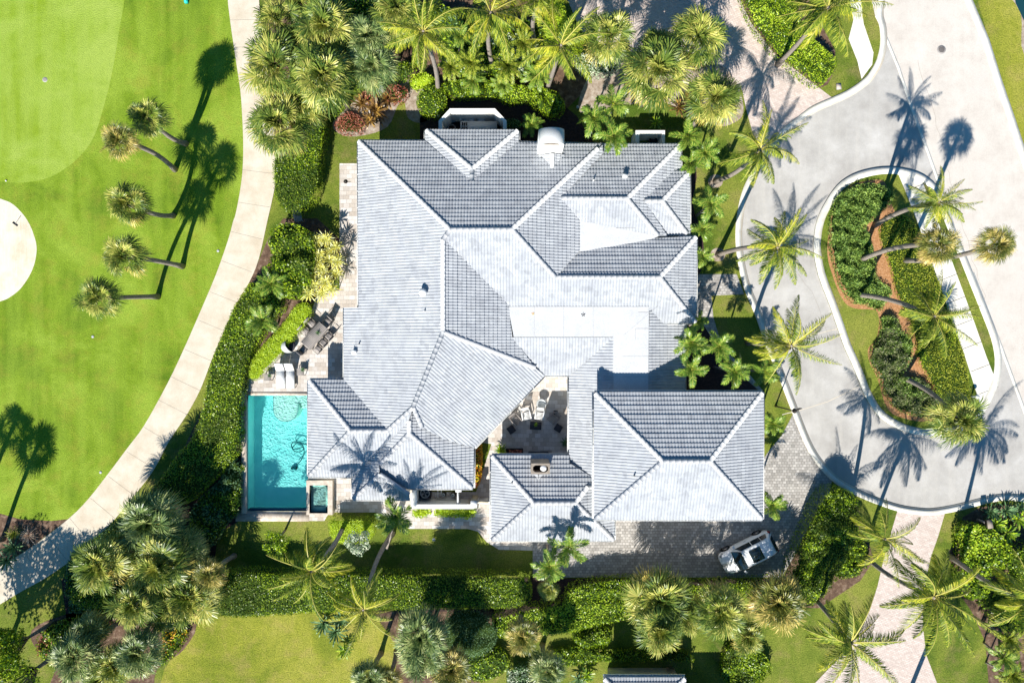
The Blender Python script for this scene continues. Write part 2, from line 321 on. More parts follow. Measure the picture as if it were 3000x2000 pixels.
isl('sidewalk', [(2628, 508), (2692, 515), (2718, 576), (2752, 668), (2790, 775), (2847, 930), (2887, 1043), (2914, 1112), (2902, 1150), (2885, 1190), (2874, 1200), (2820, 1029), (2771, 900), (2731, 777), (2685, 650), (2650, 560)], 'curb', 2)
isl('bark_bed', [(2430, 650), (2444, 600), (2468, 562), (2502, 540), (2550, 529), (2590, 535), (2610, 600), (2650, 680), (2705, 840), (2760, 1000), (2815, 1130), (2820, 1165), (2755, 1205), (2725, 1233), (2660, 1228), (2600, 1200), (2570, 1112), (2545, 1060), (2542, 1020), (2563, 998), (2572, 960), (2572, 928), (2560, 908), (2500, 903), (2465, 875), (2435, 800), (2422, 740)], 'bark', 1, True)
b = MB()
for y in range(560, 1180, 66):
    x0 = 2633 + .36 * (y - 513); strip(b, (x0 + 2, y), (x0 + 58, y - 22), .03, .104, 'soil')
tag(b.build('sidewalk_joints'), None, None, None, 'structure')
# neighbours' pink drives, this house's grey drive, terraces, beds
i0 = min(range(len(OUT)), key=lambda i: abs(OUT[i][0] - 2441) + abs(OUT[i][1] - 284)); i1 = min(range(len(OUT)), key=lambda i: abs(OUT[i][0] - 2230) + abs(OUT[i][1] - 460))
sheet('brick_driveway', [(1663, -100), (1663, 0), (1700, 90), (1800, 150), (2050, 170), (2130, 200), (2175, 268), (2186, 321), (2205, 390)] + OUT[i0:i1][::-1] + [(2401, 259), (2330, 205), (2267, 156), (2200, 67), (2168, 0), (2150, -100)], 'pink', 3)
j0 = min(range(len(OUT)), key=lambda i: abs(OUT[i][0] - 2629) + abs(OUT[i][1] - 1496)); j1 = min(range(len(OUT)), key=lambda i: abs(OUT[i][0] - 2780) + abs(OUT[i][1] - 1502))
sheet('brick_driveway', OUT[j0:j1] + [(2749, 1568), (2727, 1630), (2713, 1693), (2704, 1760), (2704, 1836), (2713, 1916), (2745, 2000), (2800, 2100), (2300, 2100), (2387, 2000), (2450, 1934), (2512, 1862), (2548, 1787), (2571, 1715), (2584, 1657), (2610, 1560)], 'pink', 3)
k0 = min(range(len(OUT)), key=lambda i: abs(OUT[i][0] - 2329) + abs(OUT[i][1] - 1225)); k1 = min(range(len(OUT)), key=lambda i: abs(OUT[i][0] - 2445) + abs(OUT[i][1] - 1412))
sheet('driveway', [(1561, 1540), (1561, 1690), (2290, 1690), (2390, 1520), (2430, 1440)] + OUT[k0:k1][::-1] + [(2290, 1275), (2254, 1318), (2235, 1345), (1800, 1345)], 'paver', 3)
sheet('entry_walk', [(1990, 803), (2158, 803), (2180, 862), (2084, 866), (2090, 930), (2105, 980), (2140, 1040), (2190, 1090), (2240, 1150), (2222, 1160), (2160, 1110), (2110, 1060), (2075, 1000), (2060, 950), (1990, 930)], 'paver', 2)
sheet('patio', [(995, 479), (1100, 479), (1100, 1158), (722, 1158), (726, 1112), (770, 1080), (830, 1020), (885, 960), (915, 905), (930, 860), (995, 850)], 'trav', 4)
sheet('pool_deck', [(694, 1497), (903, 1497), (903, 1385), (1120, 1385), (1240, 1440), (1395, 1440), (1440, 1300), (1380, 1290), (1600, 1080), (1680, 1080), (1680, 1345), (1470, 1345), (1470, 1500), (1570, 1560), (1570, 1612), (1461, 1609), (1425, 1586), (1400, 1556), (1370, 1548), (1200, 1548), (1150, 1525), (1105, 1500), (965, 1500), (950, 1525), (694, 1525)], 'trav', 2)
sheet('planting_bed', [(1035, 300), (1100, 240), (1190, 230), (1240, 260), (1260, 340), (1230, 360), (1195, 345), (1185, 300), (1165, 310), (1135, 372), (1060, 398), (1000, 395), (975, 360)], 'sandbed', 2, sm=True)
sheet('planting_bed', [(960, -50), (1600, -50), (1640, 60), (1690, 160), (1735, 200), (1720, 260), (1650, 330), (1560, 300), (1220, 290), (1185, 230), (1050, 220), (860, 500), (820, 480), (800, 380), (775, 100), (800, -50)], 'mulch', 1)
sheet('mulch_bed', [(1230, 345), (1290, 290), (1640, 300), (1690, 340), (1740, 420), (1740, 470), (1230, 470)], 'darkmulch', 2)
sheet('mulch_bed', [(1840, 150), (2120, 170), (2160, 240), (2178, 330), (2140, 365), (2100, 368), (2040, 345), (1960, 305), (1880, 300), (1700, 330), (1740, 200)], 'sandbed', 2, sm=True)
sheet('mulch_bed', [(1985, 470), (2040, 500), (2030, 600), (2060, 700), (2050, 800), (1985, 800)], 'darkmulch', 2, sm=True)
sheet('mulch_bed', [(1985, 930), (2060, 950), (2130, 1060), (2230, 1150), (2220, 1170), (1985, 1170)], 'darkmulch', 3)
sheet('garden_bed', [(785, 700), (830, 640), (930, 640), (995, 700), (1000, 800), (930, 870), (905, 900), (840, 1030), (735, 1115), (700, 1330), (560, 1500), (400, 1530), (440, 1440), (540, 1310), (600, 1180), (620, 1080), (700, 900)], 'mulch', 1)
sheet('garden_bed', [(560, 1380), (716, 1300), (716, 1500), (694, 1530), (640, 1560), (620, 1700), (200, 1850), (180, 1700), (430, 1480)], 'darkmulch', 2)
sheet('garden_bed', [(-50, 1490), (60, 1520), (150, 1525), (200, 1520), (89, 1604), (0, 1657), (-50, 1680)], 'mulch', 2)
sheet('garden_bed', [(110, 1830), (300, 1780), (560, 1810), (540, 1900), (460, 1960), (420, 2060), (150, 2060), (170, 1930), (100, 1890)], 'mulch', 2, sm=True)
sheet('back_lawn', [(620, 1790), (1100, 1780), (1180, 1900), (1150, 2100), (450, 2100), (480, 1960), (560, 1850)], 'tanlawn', 1)
sheet('back_bed', [(1090, 1790), (1440, 1790), (1440, 1850), (1380, 2100), (1130, 2100), (1170, 1900)], 'mulch', 2)
sheet('hedge_bed', [(620, 1690), (1560, 1690), (1700, 1694), (2300, 1694), (2330, 1760), (2030, 1800), (1690, 1830), (1440, 1850), (1440, 1790), (620, 1790)], 'darkmulch', 3)
sheet('corner_bed', [(2820, 1514), (2870, 1485), (2945, 1476), (3100, 1490), (3100, 2100), (2900, 2100), (2896, 2000), (2887, 1880), (2847, 1791), (2816, 1746), (2812, 1680), (2780, 1639), (2780, 1612), (2812, 1585)], 'mulch', 2)
sheet('drive_bed', [(2440, 1430), (2490, 1450), (2520, 1500), (2560, 1640), (2520, 1700), (2400, 1780), (2330, 1780), (2290, 1700), (2390, 1500)], 'mulch', 4)
sheet('verge', [(2847, -60), (3100, -60), (3300, 900), (3300, 1200), (3000, 433), (2972, 348), (2932, 232), (2896, 116)], 'tanlawn', 1)
sheet('verge_rocks', [(2935, -60), (2990, 40), (3000, 160), (3100, 200), (3100, -60)], 'sandbed', 2, sm=True)
sheet('pond', [(2965, -60), (2975, 10), (3000, 62), (3100, 160), (3100, -60)], 'pondw', 3)
sheet('shrub_bed', [(2160, -60), (2340, -60), (2400, 60), (2447, 150), (2447, 205), (2425, 248), (2401, 259), (2330, 205), (2267, 156), (2200, 67), (2165, 0)], 'mulch', 2)
sheet('sidewalk', [(2480, -60), (2500, 60), (2486, 115), (2512, 180), (2524, 232), (2555, 190), (2559, 155), (2530, 70), (2515, -60)], 'curb', 2)
for x, y in ((2103, 746), (2096, 531)):
    sheet('tree_ring', [(x + 22 * math.cos(a), y + 20 * math.sin(a)) for a in np.linspace(0, 6.28, 18)[:-1]], 'sandbed', 3)

# cracks and repairs in the paving, seams
def crack(name, pts, w, z, m, jit=3):
    b = MB(); pts = smooth(pts, 5, False); rg = np.random.default_rng(int(pts[0][0])); pts = [(x + rg.normal(0, jit), y + rg.normal(0, jit)) for x, y in pts]
    for a, c in zip(pts, pts[1:]): strip(b, a, c, w, z, m)
    return tag(b.build(name), None, None, None, 'structure')
crack('road_crack', [(2690, 180), (2740, 340), (2772, 480), (2810, 620), (2850, 760), (2890, 880)], .018, .0095, 'chim')
crack('drive_joint', [(2290, 1215), (2400, 1185), (2520, 1130)], .05, .0075, 'path', 1); crack('drive_joint', [(2262, 980), (2350, 985), (2468, 960)], .05, .0075, 'path', 1)
crack('drive_crack', [(2340, 800), (2400, 900), (2430, 1010)], .014, .0075, 'chim', 2)
# ---------------------------------------------------------------- the house
PITCH = .45
class Plane:
    """roof slope through pixel (x, y) at height z, falling towards world direction d"""
    def __init__(s, x, y, z, d, pitch=PITCH):
        s.o = Vector(P(x, y, z)); n = math.hypot(*d); s.d = (d[0] / n, d[1] / n); s.s = pitch
        s.u = Vector((-s.d[1], s.d[0], 0)); k = math.hypot(1, pitch)
        s.v = Vector((-s.d[0] / k, -s.d[1] / k, pitch / k)); s.n = s.u.cross(s.v)
        if s.n.z < 0: s.u = -s.u; s.n = -s.n
    def at(s, x, y):
        ax, ay = (x - 1500) / FPX, (1000 - y) / FPX
        t = (CAMZ - s.o.z - s.s * (s.o.x * s.d[0] + s.o.y * s.d[1])) / (1 - s.s * (ax * s.d[0] + ay * s.d[1]))
        return Vector((ax * t, ay * t, CAMZ - t))
def clip(poly, a, b):
    """keep the part of a (u,v,h) polygon left of the line a-b"""
    out = []; ex, ey = b[0] - a[0], b[1] - a[1]
    dd = [ex * (p[1] - a[1]) - ey * (p[0] - a[0]) for p in poly]
    for i, p in enumerate(poly):
        q = poly[(i + 1) % len(poly)]; d0, d1 = dd[i], dd[(i + 1) % len(poly)]
        if d0 >= 0: out.append(p)
        if (d0 >= 0) != (d1 >= 0):
            t = d0 / (d0 - d1); out.append(tuple(p[k] + (q[k] - p[k]) * t for k in range(3)))
    return out
BP, ROW, AMP, STEP = .2, .31, .042, .05
WAVE = [(0, 0), (.18, .72), (.5, 1), (.82, .72), (1, 0)]
def tiles(b, pl, px):
    uv = []
    for x, y in px:
        w = pl.at(x, y) - pl.o; uv.append((w.dot(pl.u), w.dot(pl.v)))
    v0 = min(q[1] for q in uv)
    tri = tessellate_polygon([[Vector((q[0], q[1], 0)) for q in uv]])
    V = []; F = []
    for ia, ib_, ic in tri:
        T = [uv[ia], uv[ib_], uv[ic]]
        ar = (T[1][0] - T[0][0]) * (T[2][1] - T[0][1]) - (T[1][1] - T[0][1]) * (T[2][0] - T[0][0])
        if abs(ar) < 1e-4: continue
        if ar < 0: T = T[::-1]
        E = [(T[k], T[(k + 1) % 3]) for k in range(3)]
        r0 = int(math.floor((min(t[1] for t in T) - v0) / ROW)); r1 = int(math.ceil((max(t[1] for t in T) - v0) / ROW))
        u0 = int(math.floor(min(t[0] for t in T) / BP)); u1 = int(math.ceil(max(t[0] for t in T) / BP))
        for r in range(r0, r1):
            va, vb = v0 + r * ROW, v0 + (r + 1) * ROW
            jit = .012 * math.sin(r * 12.9898)
            for j in range(u0, u1):
                ua, ub = j * BP, (j + 1) * BP
                ins = True; skip = False
                for a, c in E:
                    ex, ey = c[0] - a[0], c[1] - a[1]
                    dd = [ex * (y - a[1]) - ey * (x - a[0]) for x, y in ((ua, va), (ub, va), (ub, vb), (ua, vb))]
                    if max(dd) <= 0: skip = True; break
                    if min(dd) < 0: ins = False
                if skip: continue
                dh = .007 * math.sin(r * 78.23 + j * 37.7)
                for (f0, h0), (f1, h1) in zip(WAVE, WAVE[1:]):
                    xa, xb = ua + f0 * BP, ua + f1 * BP
                    qs = [[(xa, va, STEP + dh + AMP * h0), (xb, va, STEP + dh + AMP * h1), (xb, vb, AMP * h1 * .92 + dh), (xa, vb, AMP * h0 * .92 + dh)],
                          [(xa, va, -.02), (xb, va, -.02), (xb, va, STEP + dh + AMP * h1), (xa, va, STEP + dh + AMP * h0)]]
                    for q in qs:
                        if not ins:
                            for a, c in E:
                                q = clip(q, a, c)
                                if len(q) < 3: break
                            if len(q) < 3: continue
                        F.append(tuple(range(len(V), len(V) + len(q)))); V += q
    A = np.array(V); o = np.array(pl.o)
    b.add(o + A[:, :1] * np.array(pl.u) + A[:, 1:2] * np.array(pl.v) + A[:, 2:3] * np.array(pl.n), F, 'tile')
def ridge(b, p0, p1, r=.15):
    """overlapping half-round cap tiles from the low end to the high end"""
    p0, p1 = Vector(p0), Vector(p1)
    if p0.z > p1.z: p0, p1 = p1, p0
    d = p1 - p0; L = d.length; n = max(1, int(L / .36)); dn = d.normalized(); sd = dn.cross(Vector((0, 0, 1))).normalized(); up = sd.cross(dn)
    for i in range(n):
        a, c = p0 + d * (i / n), p0 + d * ((i + 1.12) / n); ra, rc = r * 1.05, r * .95; V = []
        for q, rr in ((a, ra), (c, rc)):
            for k in range(7):
                g = math.pi * k / 6; V.append(tuple(q + sd * math.cos(g) * rr + up * (math.sin(g) * rr * .8 + .03)))
        b.add(V, [(k, k + 1, k + 8, k + 7) for k in range(6)] + [tuple(range(7))], 'ridge')
def gutter(b, pl, a, c, m='white'):
    p, q = pl.at(*a), pl.at(*c); d = (q - p); L = d.length; rot = math.atan2(d.y, d.x)
    mid = (p + q) / 2; off = Vector((pl.d[0], pl.d[1], 0)) * .07
    for dx, dz, w, h in ((0.0, -.16, .02, .14), (.12, -.16, .02, .14), (.06, -.23, .12, .02)):
        cc = mid + Vector((pl.d[0], pl.d[1], 0)) * (dx) + Vector((0, 0, dz)); b.box(cc, (L, w, h), m, rot)
    k = int(L / 1.1)
    for i in range(1, k): cc = p + d * (i / k) + Vector((pl.d[0], pl.d[1], 0)) * .06 + Vector((0, 0, -.09)); b.box(cc, (.05, .12, .02), m, rot)
    cc = mid - Vector((pl.d[0], pl.d[1], 0)) * .03 + Vector((0, 0, -.12)); b.box(cc, (L, .04, .2), m, rot)
N_, S_, E_, W_ = (0, 1), (0, -1), (1, 0), (-1, 0)
house = thing('house', P(1500, 1000), 'large one storey house with white barrel tile hip roofs round a courtyard', 'house')
# walls
b = MB()
def wall(px, z, zp=2.5, m='stucco'): b.prism([P(x, y, zp)[:2] for x, y in px][::-1], 0, z, m)
wall([(1072, 436), (1268, 436), (1268, 402), (1498, 402), (1498, 438), (1974, 446), (1974, 522), (1998, 524), (1998, 705), (2016, 715), (2016, 925), (1984, 928), (1984, 1175), (1690, 1175), (1690, 1076), (1586, 1076), (1362, 1306), (1362, 1408), (1215, 1408), (1182, 1440), (1052, 1440), (1052, 1374), (925, 1374), (925, 1135), (1032, 1135), (1032, 920), (1072, 880)], 2.35)
wall([(1462, 1358), (1690, 1358), (1690, 1175), (1765, 1175), (1765, 1490), (1776, 1490), (1776, 1560), (1462, 1560)], 2.3)
b.prism([P(x, y, 4.7)[:2] for x, y in [(1764, 1176), (2210, 1176), (2210, 1496), (1764, 1496)]][::-1], 0, 4.6, 'stucco')
b.build('wall', house)
# the garage's two doors (south side) and the house's windows towards the terrace
for x0, x1 in ((1800, 1960), (2010, 2170)):
    p, q = P(x0, 1496, 4.7), P(x1, 1496, 4.7); d = MB()
    for k in range(5): d.box(((p[0] + q[0]) / 2, p[1] - .03, .25 + k * .48), (q[0] - p[0], .05, .45), 'ledge')
    d.build('garage_door', house)
M['glass'] = mat('window_glass', (.02, .03, .035), .08, .6)
for x, y0, y1 in ((1072, 520, 590), (1072, 660, 760), (1032, 950, 1040)):
    p, q = P(x, y0, 2.5), P(x, y1, 2.5); f = MB()
    f.box((p[0] - .02, (p[1] + q[1]) / 2, 1.15), (.06, abs(q[1] - p[1]) + .12, 2.1), 'white'); fo = f.build('window', house)
    g = MB(); g.box((p[0] - .055, (p[1] + q[1]) / 2, 1.15), (.03, abs(q[1] - p[1]) - .1, 1.9), 'glass'); g.build('pane', fo)

def roof(name, label, slopes, ridges, gutters, extra=None):
    rb = MB()
    for pl, px in slopes: tiles(rb, pl, px)
    ro = rb.build(name, house); ro['label'] = label
    for pl, a, c in ridges: cb = MB(); ridge(cb, pl.at(*a), pl.at(*c)); cb.build('ridge_cap', ro)
    for pl, a, c in gutters: gb = MB(); gutter(gb, pl, a, c); gb.build('gutter', ro)
    return ro
mN = Plane(1300, 413, 2.845, N_); mW = Plane(1050, 600, 2.845, W_); mS = Plane(1600, 898, 3.6, S_); mE = Plane(1500, 672, 5.75, E_)
mI = Plane(1300, 800, 5.5, E_); mSE = Plane(1298, 975, 5.5, (.717, -.697)); cS = Plane(1600, 987, 3.6, S_); cW = Plane(1797, 1050, 3.6, W_); cE = Plane(1898, 1050, 3.6, E_)
bN = Plane(1383, 493, 4.24, N_); bW = Plane(1382, 510, 4.24, W_); bE = Plane(1382, 510, 4.24, E_)
eN = Plane(1700, 811, 4.41, N_); eE = Plane(1933, 812, 4.41, E_)
main = roof('roof', 'main hip roof of white tiles', [
    (mN, [(1049, 413), (1247, 415), (1382, 533), (1518, 418), (1762, 424), (1746, 440), (1500, 672), (1318, 672)]),
    (mW, [(1049, 413), (1318, 672), (1297, 700), (1297, 972), (1210, 1192), (1135, 1260), (1012, 1114), (1009, 1114), (1009, 901), (1051, 900)]),
    (mS, [(1318, 676), (1505, 676), (1627, 813), (1933, 815), (2038, 945), (1942, 945), (1902, 904), (1900, 898), (1489, 898), (1303, 704)]),
    (mE, [(1500, 672), (1746, 440), (1764, 426), (1764, 451), (1643, 580), (1697, 647), (1697, 735), (1628, 811)]),
    (eN, [(1628, 811), (1697, 735), (1800, 721), (1909, 699), (2040, 694), (1933, 812)]), (eE, [(2040, 694), (2038, 945), (1933, 812)]),
    (mI, [(1303, 704), (1489, 895), (1500, 987), (1567, 1076), (1300, 972)]),
    (mSE, [(1298, 973), (1567, 1076), (1595, 1099), (1390, 1311), (1297, 1283), (1237, 1251), (1210, 1192)]),
    (cS, [(1507, 987), (1797, 987), (1668, 1099), (1596, 1099), (1567, 1076), (1500, 987)]),
    (cW, [(1668, 1099), (1797, 987), (1797, 1160), (1745, 1160), (1742, 1402), (1668, 1356)]),
    (cE, [(1898, 902), (1942, 945), (2007, 950), (2005, 1165), (1898, 1165)])],
    [(mN, (1318, 672), (1500, 672)), (mW, (1052, 415), (1318, 672)), (mE, (1750, 437), (1500, 672)), (mE, (1500, 672), (1626, 811)), (mW, (1318, 674), (1298, 702)), (mI, (1298, 702), (1298, 972)),
     (mI, (1298, 972), (1567, 1076)), (mW, (1210, 1192), (1298, 972)), (eN, (1626, 811), (1933, 812)), (eE, (2038, 696), (1933, 812)), (eE, (2037, 943), (1933, 812)), (mSE, (1212, 1194), (1237, 1250))],
    [(mN, (1049, 413), (1247, 414)), (mN, (1518, 418), (1762, 423)), (mW, (1050, 413), (1051, 900)), (mW, (1009, 901), (1009, 1114)), (eE, (2040, 694), (2038, 945)), (mS, (2038, 945), (1942, 945)),
     (mSE, (1595, 1099), (1390, 1311)), (cS, (1596, 1099), (1668, 1099)), (cW, (1668, 1099), (1668, 1350)), (cE, (2007, 950), (2006, 1150)), (eN, (1990, 696), (2040, 694))])
rb = roof('roof', 'small hip over the north bay', [(bN, [(1247, 381), (1518, 382), (1383, 495)]), (bW, [(1247, 381), (1383, 495), (1382, 533), (1247, 415)]), (bE, [(1518, 382), (1518, 418), (1382, 533), (1383, 495)])],
    [(bN, (1250, 383), (1383, 495)), (bN, (1515, 384), (1383, 495)), (bW, (1383, 495), (1382, 532))], [(bW, (1247, 381), (1247, 413)), (bE, (1518, 382), (1518, 417))])
nN = Plane(1700, 580, 4.31, N_); nS = Plane(1700, 582, 4.31, S_); nE = Plane(1838, 582, 4.31, E_)
qN = Plane(1910, 588, 3.79, N_); qE = Plane(1941, 590, 3.79, E_); qS = Plane(1910, 590, 3.79, S_)
rn = roof('roof', 'north east bedroom roof with a nested smaller hip', [
    (nN, [(1764, 424), (1994, 424), (1838, 582), (1643, 581), (1764, 451)]), (nS, [(1643, 581), (1838, 582), (1929, 692), (1697, 647)]),
    (nE, [(1994, 424), (1994, 502), (1885, 588), (1955, 692), (1929, 692), (1838, 582)]),
    (qN, [(1974, 503), (2020, 504), (1941, 588), (1885, 588)]), (qE, [(2020, 504), (2020, 688), (2014, 686), (1941, 588)]), (qS, [(1885, 588), (1941, 588), (2016, 688), (1955, 688)])],
    [(nN, (1643, 580), (1838, 581)), (nN, (1991, 427), (1838, 581)), (nE, (1927, 690), (1838, 583)), (qN, (1887, 588), (1941, 588)), (qN, (2018, 506), (1941, 588)), (qE, (2012, 684), (1941, 590))],
    [(nN, (1764, 424), (1994, 424)), (nE, (1994, 424), (1994, 502)), (qE, (2020, 504), (2020, 688))])
sN = Plane(1080, 1260, 3.81, N_); sW = Plane(1026, 1262, 3.81, W_); sS = Plane(1080, 1262, 3.81, S_)
tW = Plane(1198, 1250, 4.1, W_); tE = Plane(1200, 1250, 4.1, E_); tS = Plane(1198, 1268, 4.1, S_); tt = Plane(1114, 1388, 3.2, S_)
rs = roof('roof', 'south west pool wing roof with nested hips', [
    (sN, [(905, 1113), (1012, 1113), (1135, 1260), (1026, 1260)]), (sW, [(904, 1114), (1026, 1261), (904, 1395)]),
    (sS, [(904, 1395), (1026, 1261), (1135, 1260), (1210, 1192), (1198, 1232), (1033, 1396)]),
    (tW, [(1198, 1230), (1199, 1268), (1113, 1360), (1114, 1388), (1033, 1462), (1033, 1395)]),
    (tE, [(1199, 1230), (1210, 1194), (1237, 1251), (1297, 1283), (1387, 1311), (1385, 1430), (1199, 1268)]),
    (tS, [(1199, 1268), (1385, 1430), (1193, 1430), (1114, 1386), (1113, 1360)]), (tt, [(1114, 1388), (1033, 1462), (1200, 1462), (1200, 1446)])],
    [(sN, (907, 1115), (1026, 1261)), (sW, (906, 1393), (1026, 1261)), (sN, (1026, 1261), (1135, 1261)), (mW, (1135, 1260), (1209, 1194)), (tW, (1199, 1232), (1199, 1268)),
     (tW, (1114, 1358), (1199, 1268)), (tE, (1383, 1428), (1199, 1268)), (tt, (1036, 1459), (1114, 1388)), (tt, (1198, 1447), (1114, 1388))],
    [(sN, (905, 1113), (1009, 1113)), (sW, (904, 1114), (904, 1395)), (sS, (904, 1395), (1033, 1396)), (tW, (1033, 1397), (1033, 1462)), (tt, (1033, 1462), (1200, 1462)), (tS, (1200, 1430), (1385, 1430)), (tE, (1387, 1311), (1386, 1430))])
pN = Plane(1600, 1334, 2.4, N_); pS = Plane(1600, 1582, 2.4, S_); pW = Plane(1440, 1450, 2.4, W_); pE = Plane(1686, 1472, 3.7, E_)
rp = roof('roof', 'small south pavilion roof with a chimney', [
    (pN, [(1440, 1334), (1668, 1334), (1668, 1356), (1742, 1402), (1742, 1424), (1721, 1425), (1686, 1472), (1563, 1472)]),
    (pW, [(1440, 1334), (1563, 1472), (1440, 1582)]), (pS, [(1440, 1582), (1563, 1472), (1686, 1472), (1799, 1582)]),
    (pE, [(1686, 1472), (1721, 1426), (1745, 1426), (1745, 1520), (1799, 1520), (1799, 1582)])],
    [(pN, (1442, 1336), (1563, 1472)), (pW, (1442, 1580), (1563, 1472)), (pN, (1563, 1472), (1686, 1472)), (pE, (1797, 1580), (1686, 1472)), (pN, (1721, 1426), (1686, 1472)), (pN, (1721, 1426), (1740, 1426))],
    [(pN, (1440, 1334), (1668, 1334)), (pW, (1440, 1334), (1440, 1582)), (pS, (1440, 1582), (1799, 1582)), (pE, (1799, 1522), (1799, 1582))])
GZ = 4.75
gN = Plane(1900, 1149, GZ, N_); gS = Plane(1900, 1520, GZ, S_); gW = Plane(1741, 1300, GZ, W_); gE = Plane(2235, 1300, GZ, E_)
rg = roof('roof', 'tall garage wing hip roof', [
    (gN, [(1741, 1149), (2235, 1149), (2080, 1350), (1941, 1350)]), (gS, [(1741, 1520), (1941, 1350), (2080, 1350), (2234, 1521)]),
    (gW, [(1741, 1149), (1941, 1350), (1741, 1520)]), (gE, [(2235, 1149), (2234, 1521), (2080, 1350)])],
    [(gN, (1744, 1152), (1941, 1350)), (gW, (1744, 1518), (1941, 1350)), (gN, (1941, 1350), (2080, 1350)), (gN, (2232, 1152), (2080, 1350)), (gE, (2231, 1518), (2080, 1350))],
    [(gN, (1741, 1149), (2235, 1149)), (gS, (1741, 1520), (2234, 1521)), (gW, (1741, 1149), (1741, 1520)), (gE, (2235, 1149), (2234, 1521))])
# flat membrane decks
b = MB()
def flat(px, zz, m='membrane'):
    v = [P(x, y, z) for (x, y), z in zip(px, zz)]; b.add(v, [tuple(range(len(v)))], m); w = [(x, y, z - .25) for x, y, z in v]; n = len(v)
    b.add(v + w, [(i, (i + 1) % n, n + (i + 1) % n, n + i) for i in range(n)], m)
flat([(1489, 898), (1505, 987), (1797, 987), (1797, 1165), (1899, 1165), (1901, 898)][::-1], [3.68] * 6)
flat([(1697, 645), (1697, 737), (1800, 722), (1909, 700), (1930, 692)], [3.74, 3.72, 3.5, 3.32, 3.33])
for a, c in (((1835, 965), (1872, 965)), ((1872, 922), (1872, 960)), ((1834, 965), (1834, 995)), ((1842, 921), (1872, 921)), ((1782, 693), (1835, 692))):
    p, q = P(*a, 3.69), P(*c, 3.69); strip(b, a, c, .02, 3.69 if a[1] > 800 else 3.6, 'grey')
for x in (1560, 1640, 1720): strip(b, (x, 899), (x, 986), .012, 3.686, 'grey')
for y in (1040, 1095): strip(b, (1798, y), (1898, y), .012, 3.686, 'grey')
strip(b, (1800, 985), (1898, 902), .012, 3.686, 'grey'); fd = b.build('flat_roof_deck', house)
# north chimney: barrel top, arched flue opening to the south, small tiled cricket
x0, x1 = P(1579, 417, 6.0)[0], P(1655, 417, 6.0)[0]; yN = 13.45; yS = 12.5; cm = (x0 + x1) / 2; hw = (x1 - x0) / 2
b = MB(); b.box((cm, (yN + yS) / 2, 2.75), (hw * 2, yN - yS, 5.5), 'stucco')
n = 14; arc = [(cm + hw * math.cos(math.pi * k / n), 5.5 + .62 * math.sin(math.pi * k / n)) for k in range(n + 1)]
v = [(x, yN, z) for x, z in arc] + [(x, yS, z) for x, z in arc]
b.add(v, [(k, k + 1, n + 2 + k, n + 1 + k) for k in range(n)] + [tuple(range(n + 1))[::-1]], 'stucco')
hole = [(cm + .62 * hw * 1.05 * math.cos(math.pi * k / n), 5.52 + .4 * math.sin(math.pi * k / n)) for k in range(n + 1)]
b.add([(x, yS, z) for x, z in arc] + [(x, yS, z) for x, z in hole] + [(x, yS + .4, z) for x, z in hole],
      [(k, n + 1 + k, n + 2 + k, k + 1) for k in range(n)] + [(n + 1 + k, 2 * n + 2 + k, 2 * n + 3 + k, n + 2 + k) for k in range(n)], 'stucco')
b.add([(x, yS + .4, z) for x, z in hole], [tuple(range(n + 1))], 'chim'); b.add([(hole[0][0], yS, 5.52), (hole[-1][0], yS, 5.52), (hole[-1][0], yS + .4, 5.52), (hole[0][0], yS + .4, 5.52)], [(0, 1, 2, 3)], 'chim')
b.build('chimney', main)['label'] = 'white barrel topped chimney'
b = MB(); zc = mN.at(1617, 490).z + .02
kW = Plane(1618, 480, zc, W_); kE = Plane(1618, 480, zc, E_)
tiles(b, kW, [(1585, 455), (1618, 450), (1618, 492)]); tiles(b, kE, [(1618, 450), (1652, 455), (1618, 492)]); ridge(b, kW.at(1618, 452), kW.at(1618, 492)); b.build('cricket', main)
# pavilion chimney
a = P(1556, 1357, 4.3); c = P(1611, 1388, 4.3); cx, cy, sx, sy = (a[0] + c[0]) / 2, (a[1] + c[1]) / 2, c[0] - a[0], a[1] - c[1]
b = MB(); b.prism([(cx - sx / 2, cy - sy / 2), (cx + sx / 2, cy - sy / 2), (cx + sx / 2, cy + sy / 2), (cx - sx / 2, cy + sy / 2)], 2.2, 4.3, 'chim',
    [[(cx + u * sx * .4, cy + w * sy * .33) for u, w in ((-1, -.5), (-.7, -1), (.7, -1), (1, -.5), (1, .5), (.7, 1), (-.7, 1), (-1, .5))][::-1]])
b.box((cx, cy, 3.5), (sx * .85, sy * .8, .05), 'black'); pc = b.build('chimney', rp); pc['label'] = 'square grey brown chimney open at the top'
b = MB(); b.lathe((cx + .2, cy + .02, 3.5), [(.12, 0), (.12, .6), (.2, .62), (.22, .7), (.16, .78), (.03, .82)], 'white', 16); b.build('flue_cap', pc)
b = MB(); kk = Plane(1578, 1395, 3.15, W_); k2 = Plane(1578, 1395, 3.15, E_); tiles(b, kk, [(1564, 1388), (1578, 1386), (1578, 1404)]); tiles(b, k2, [(1578, 1386), (1590, 1388), (1578, 1404)]); b.build('cricket', rp)
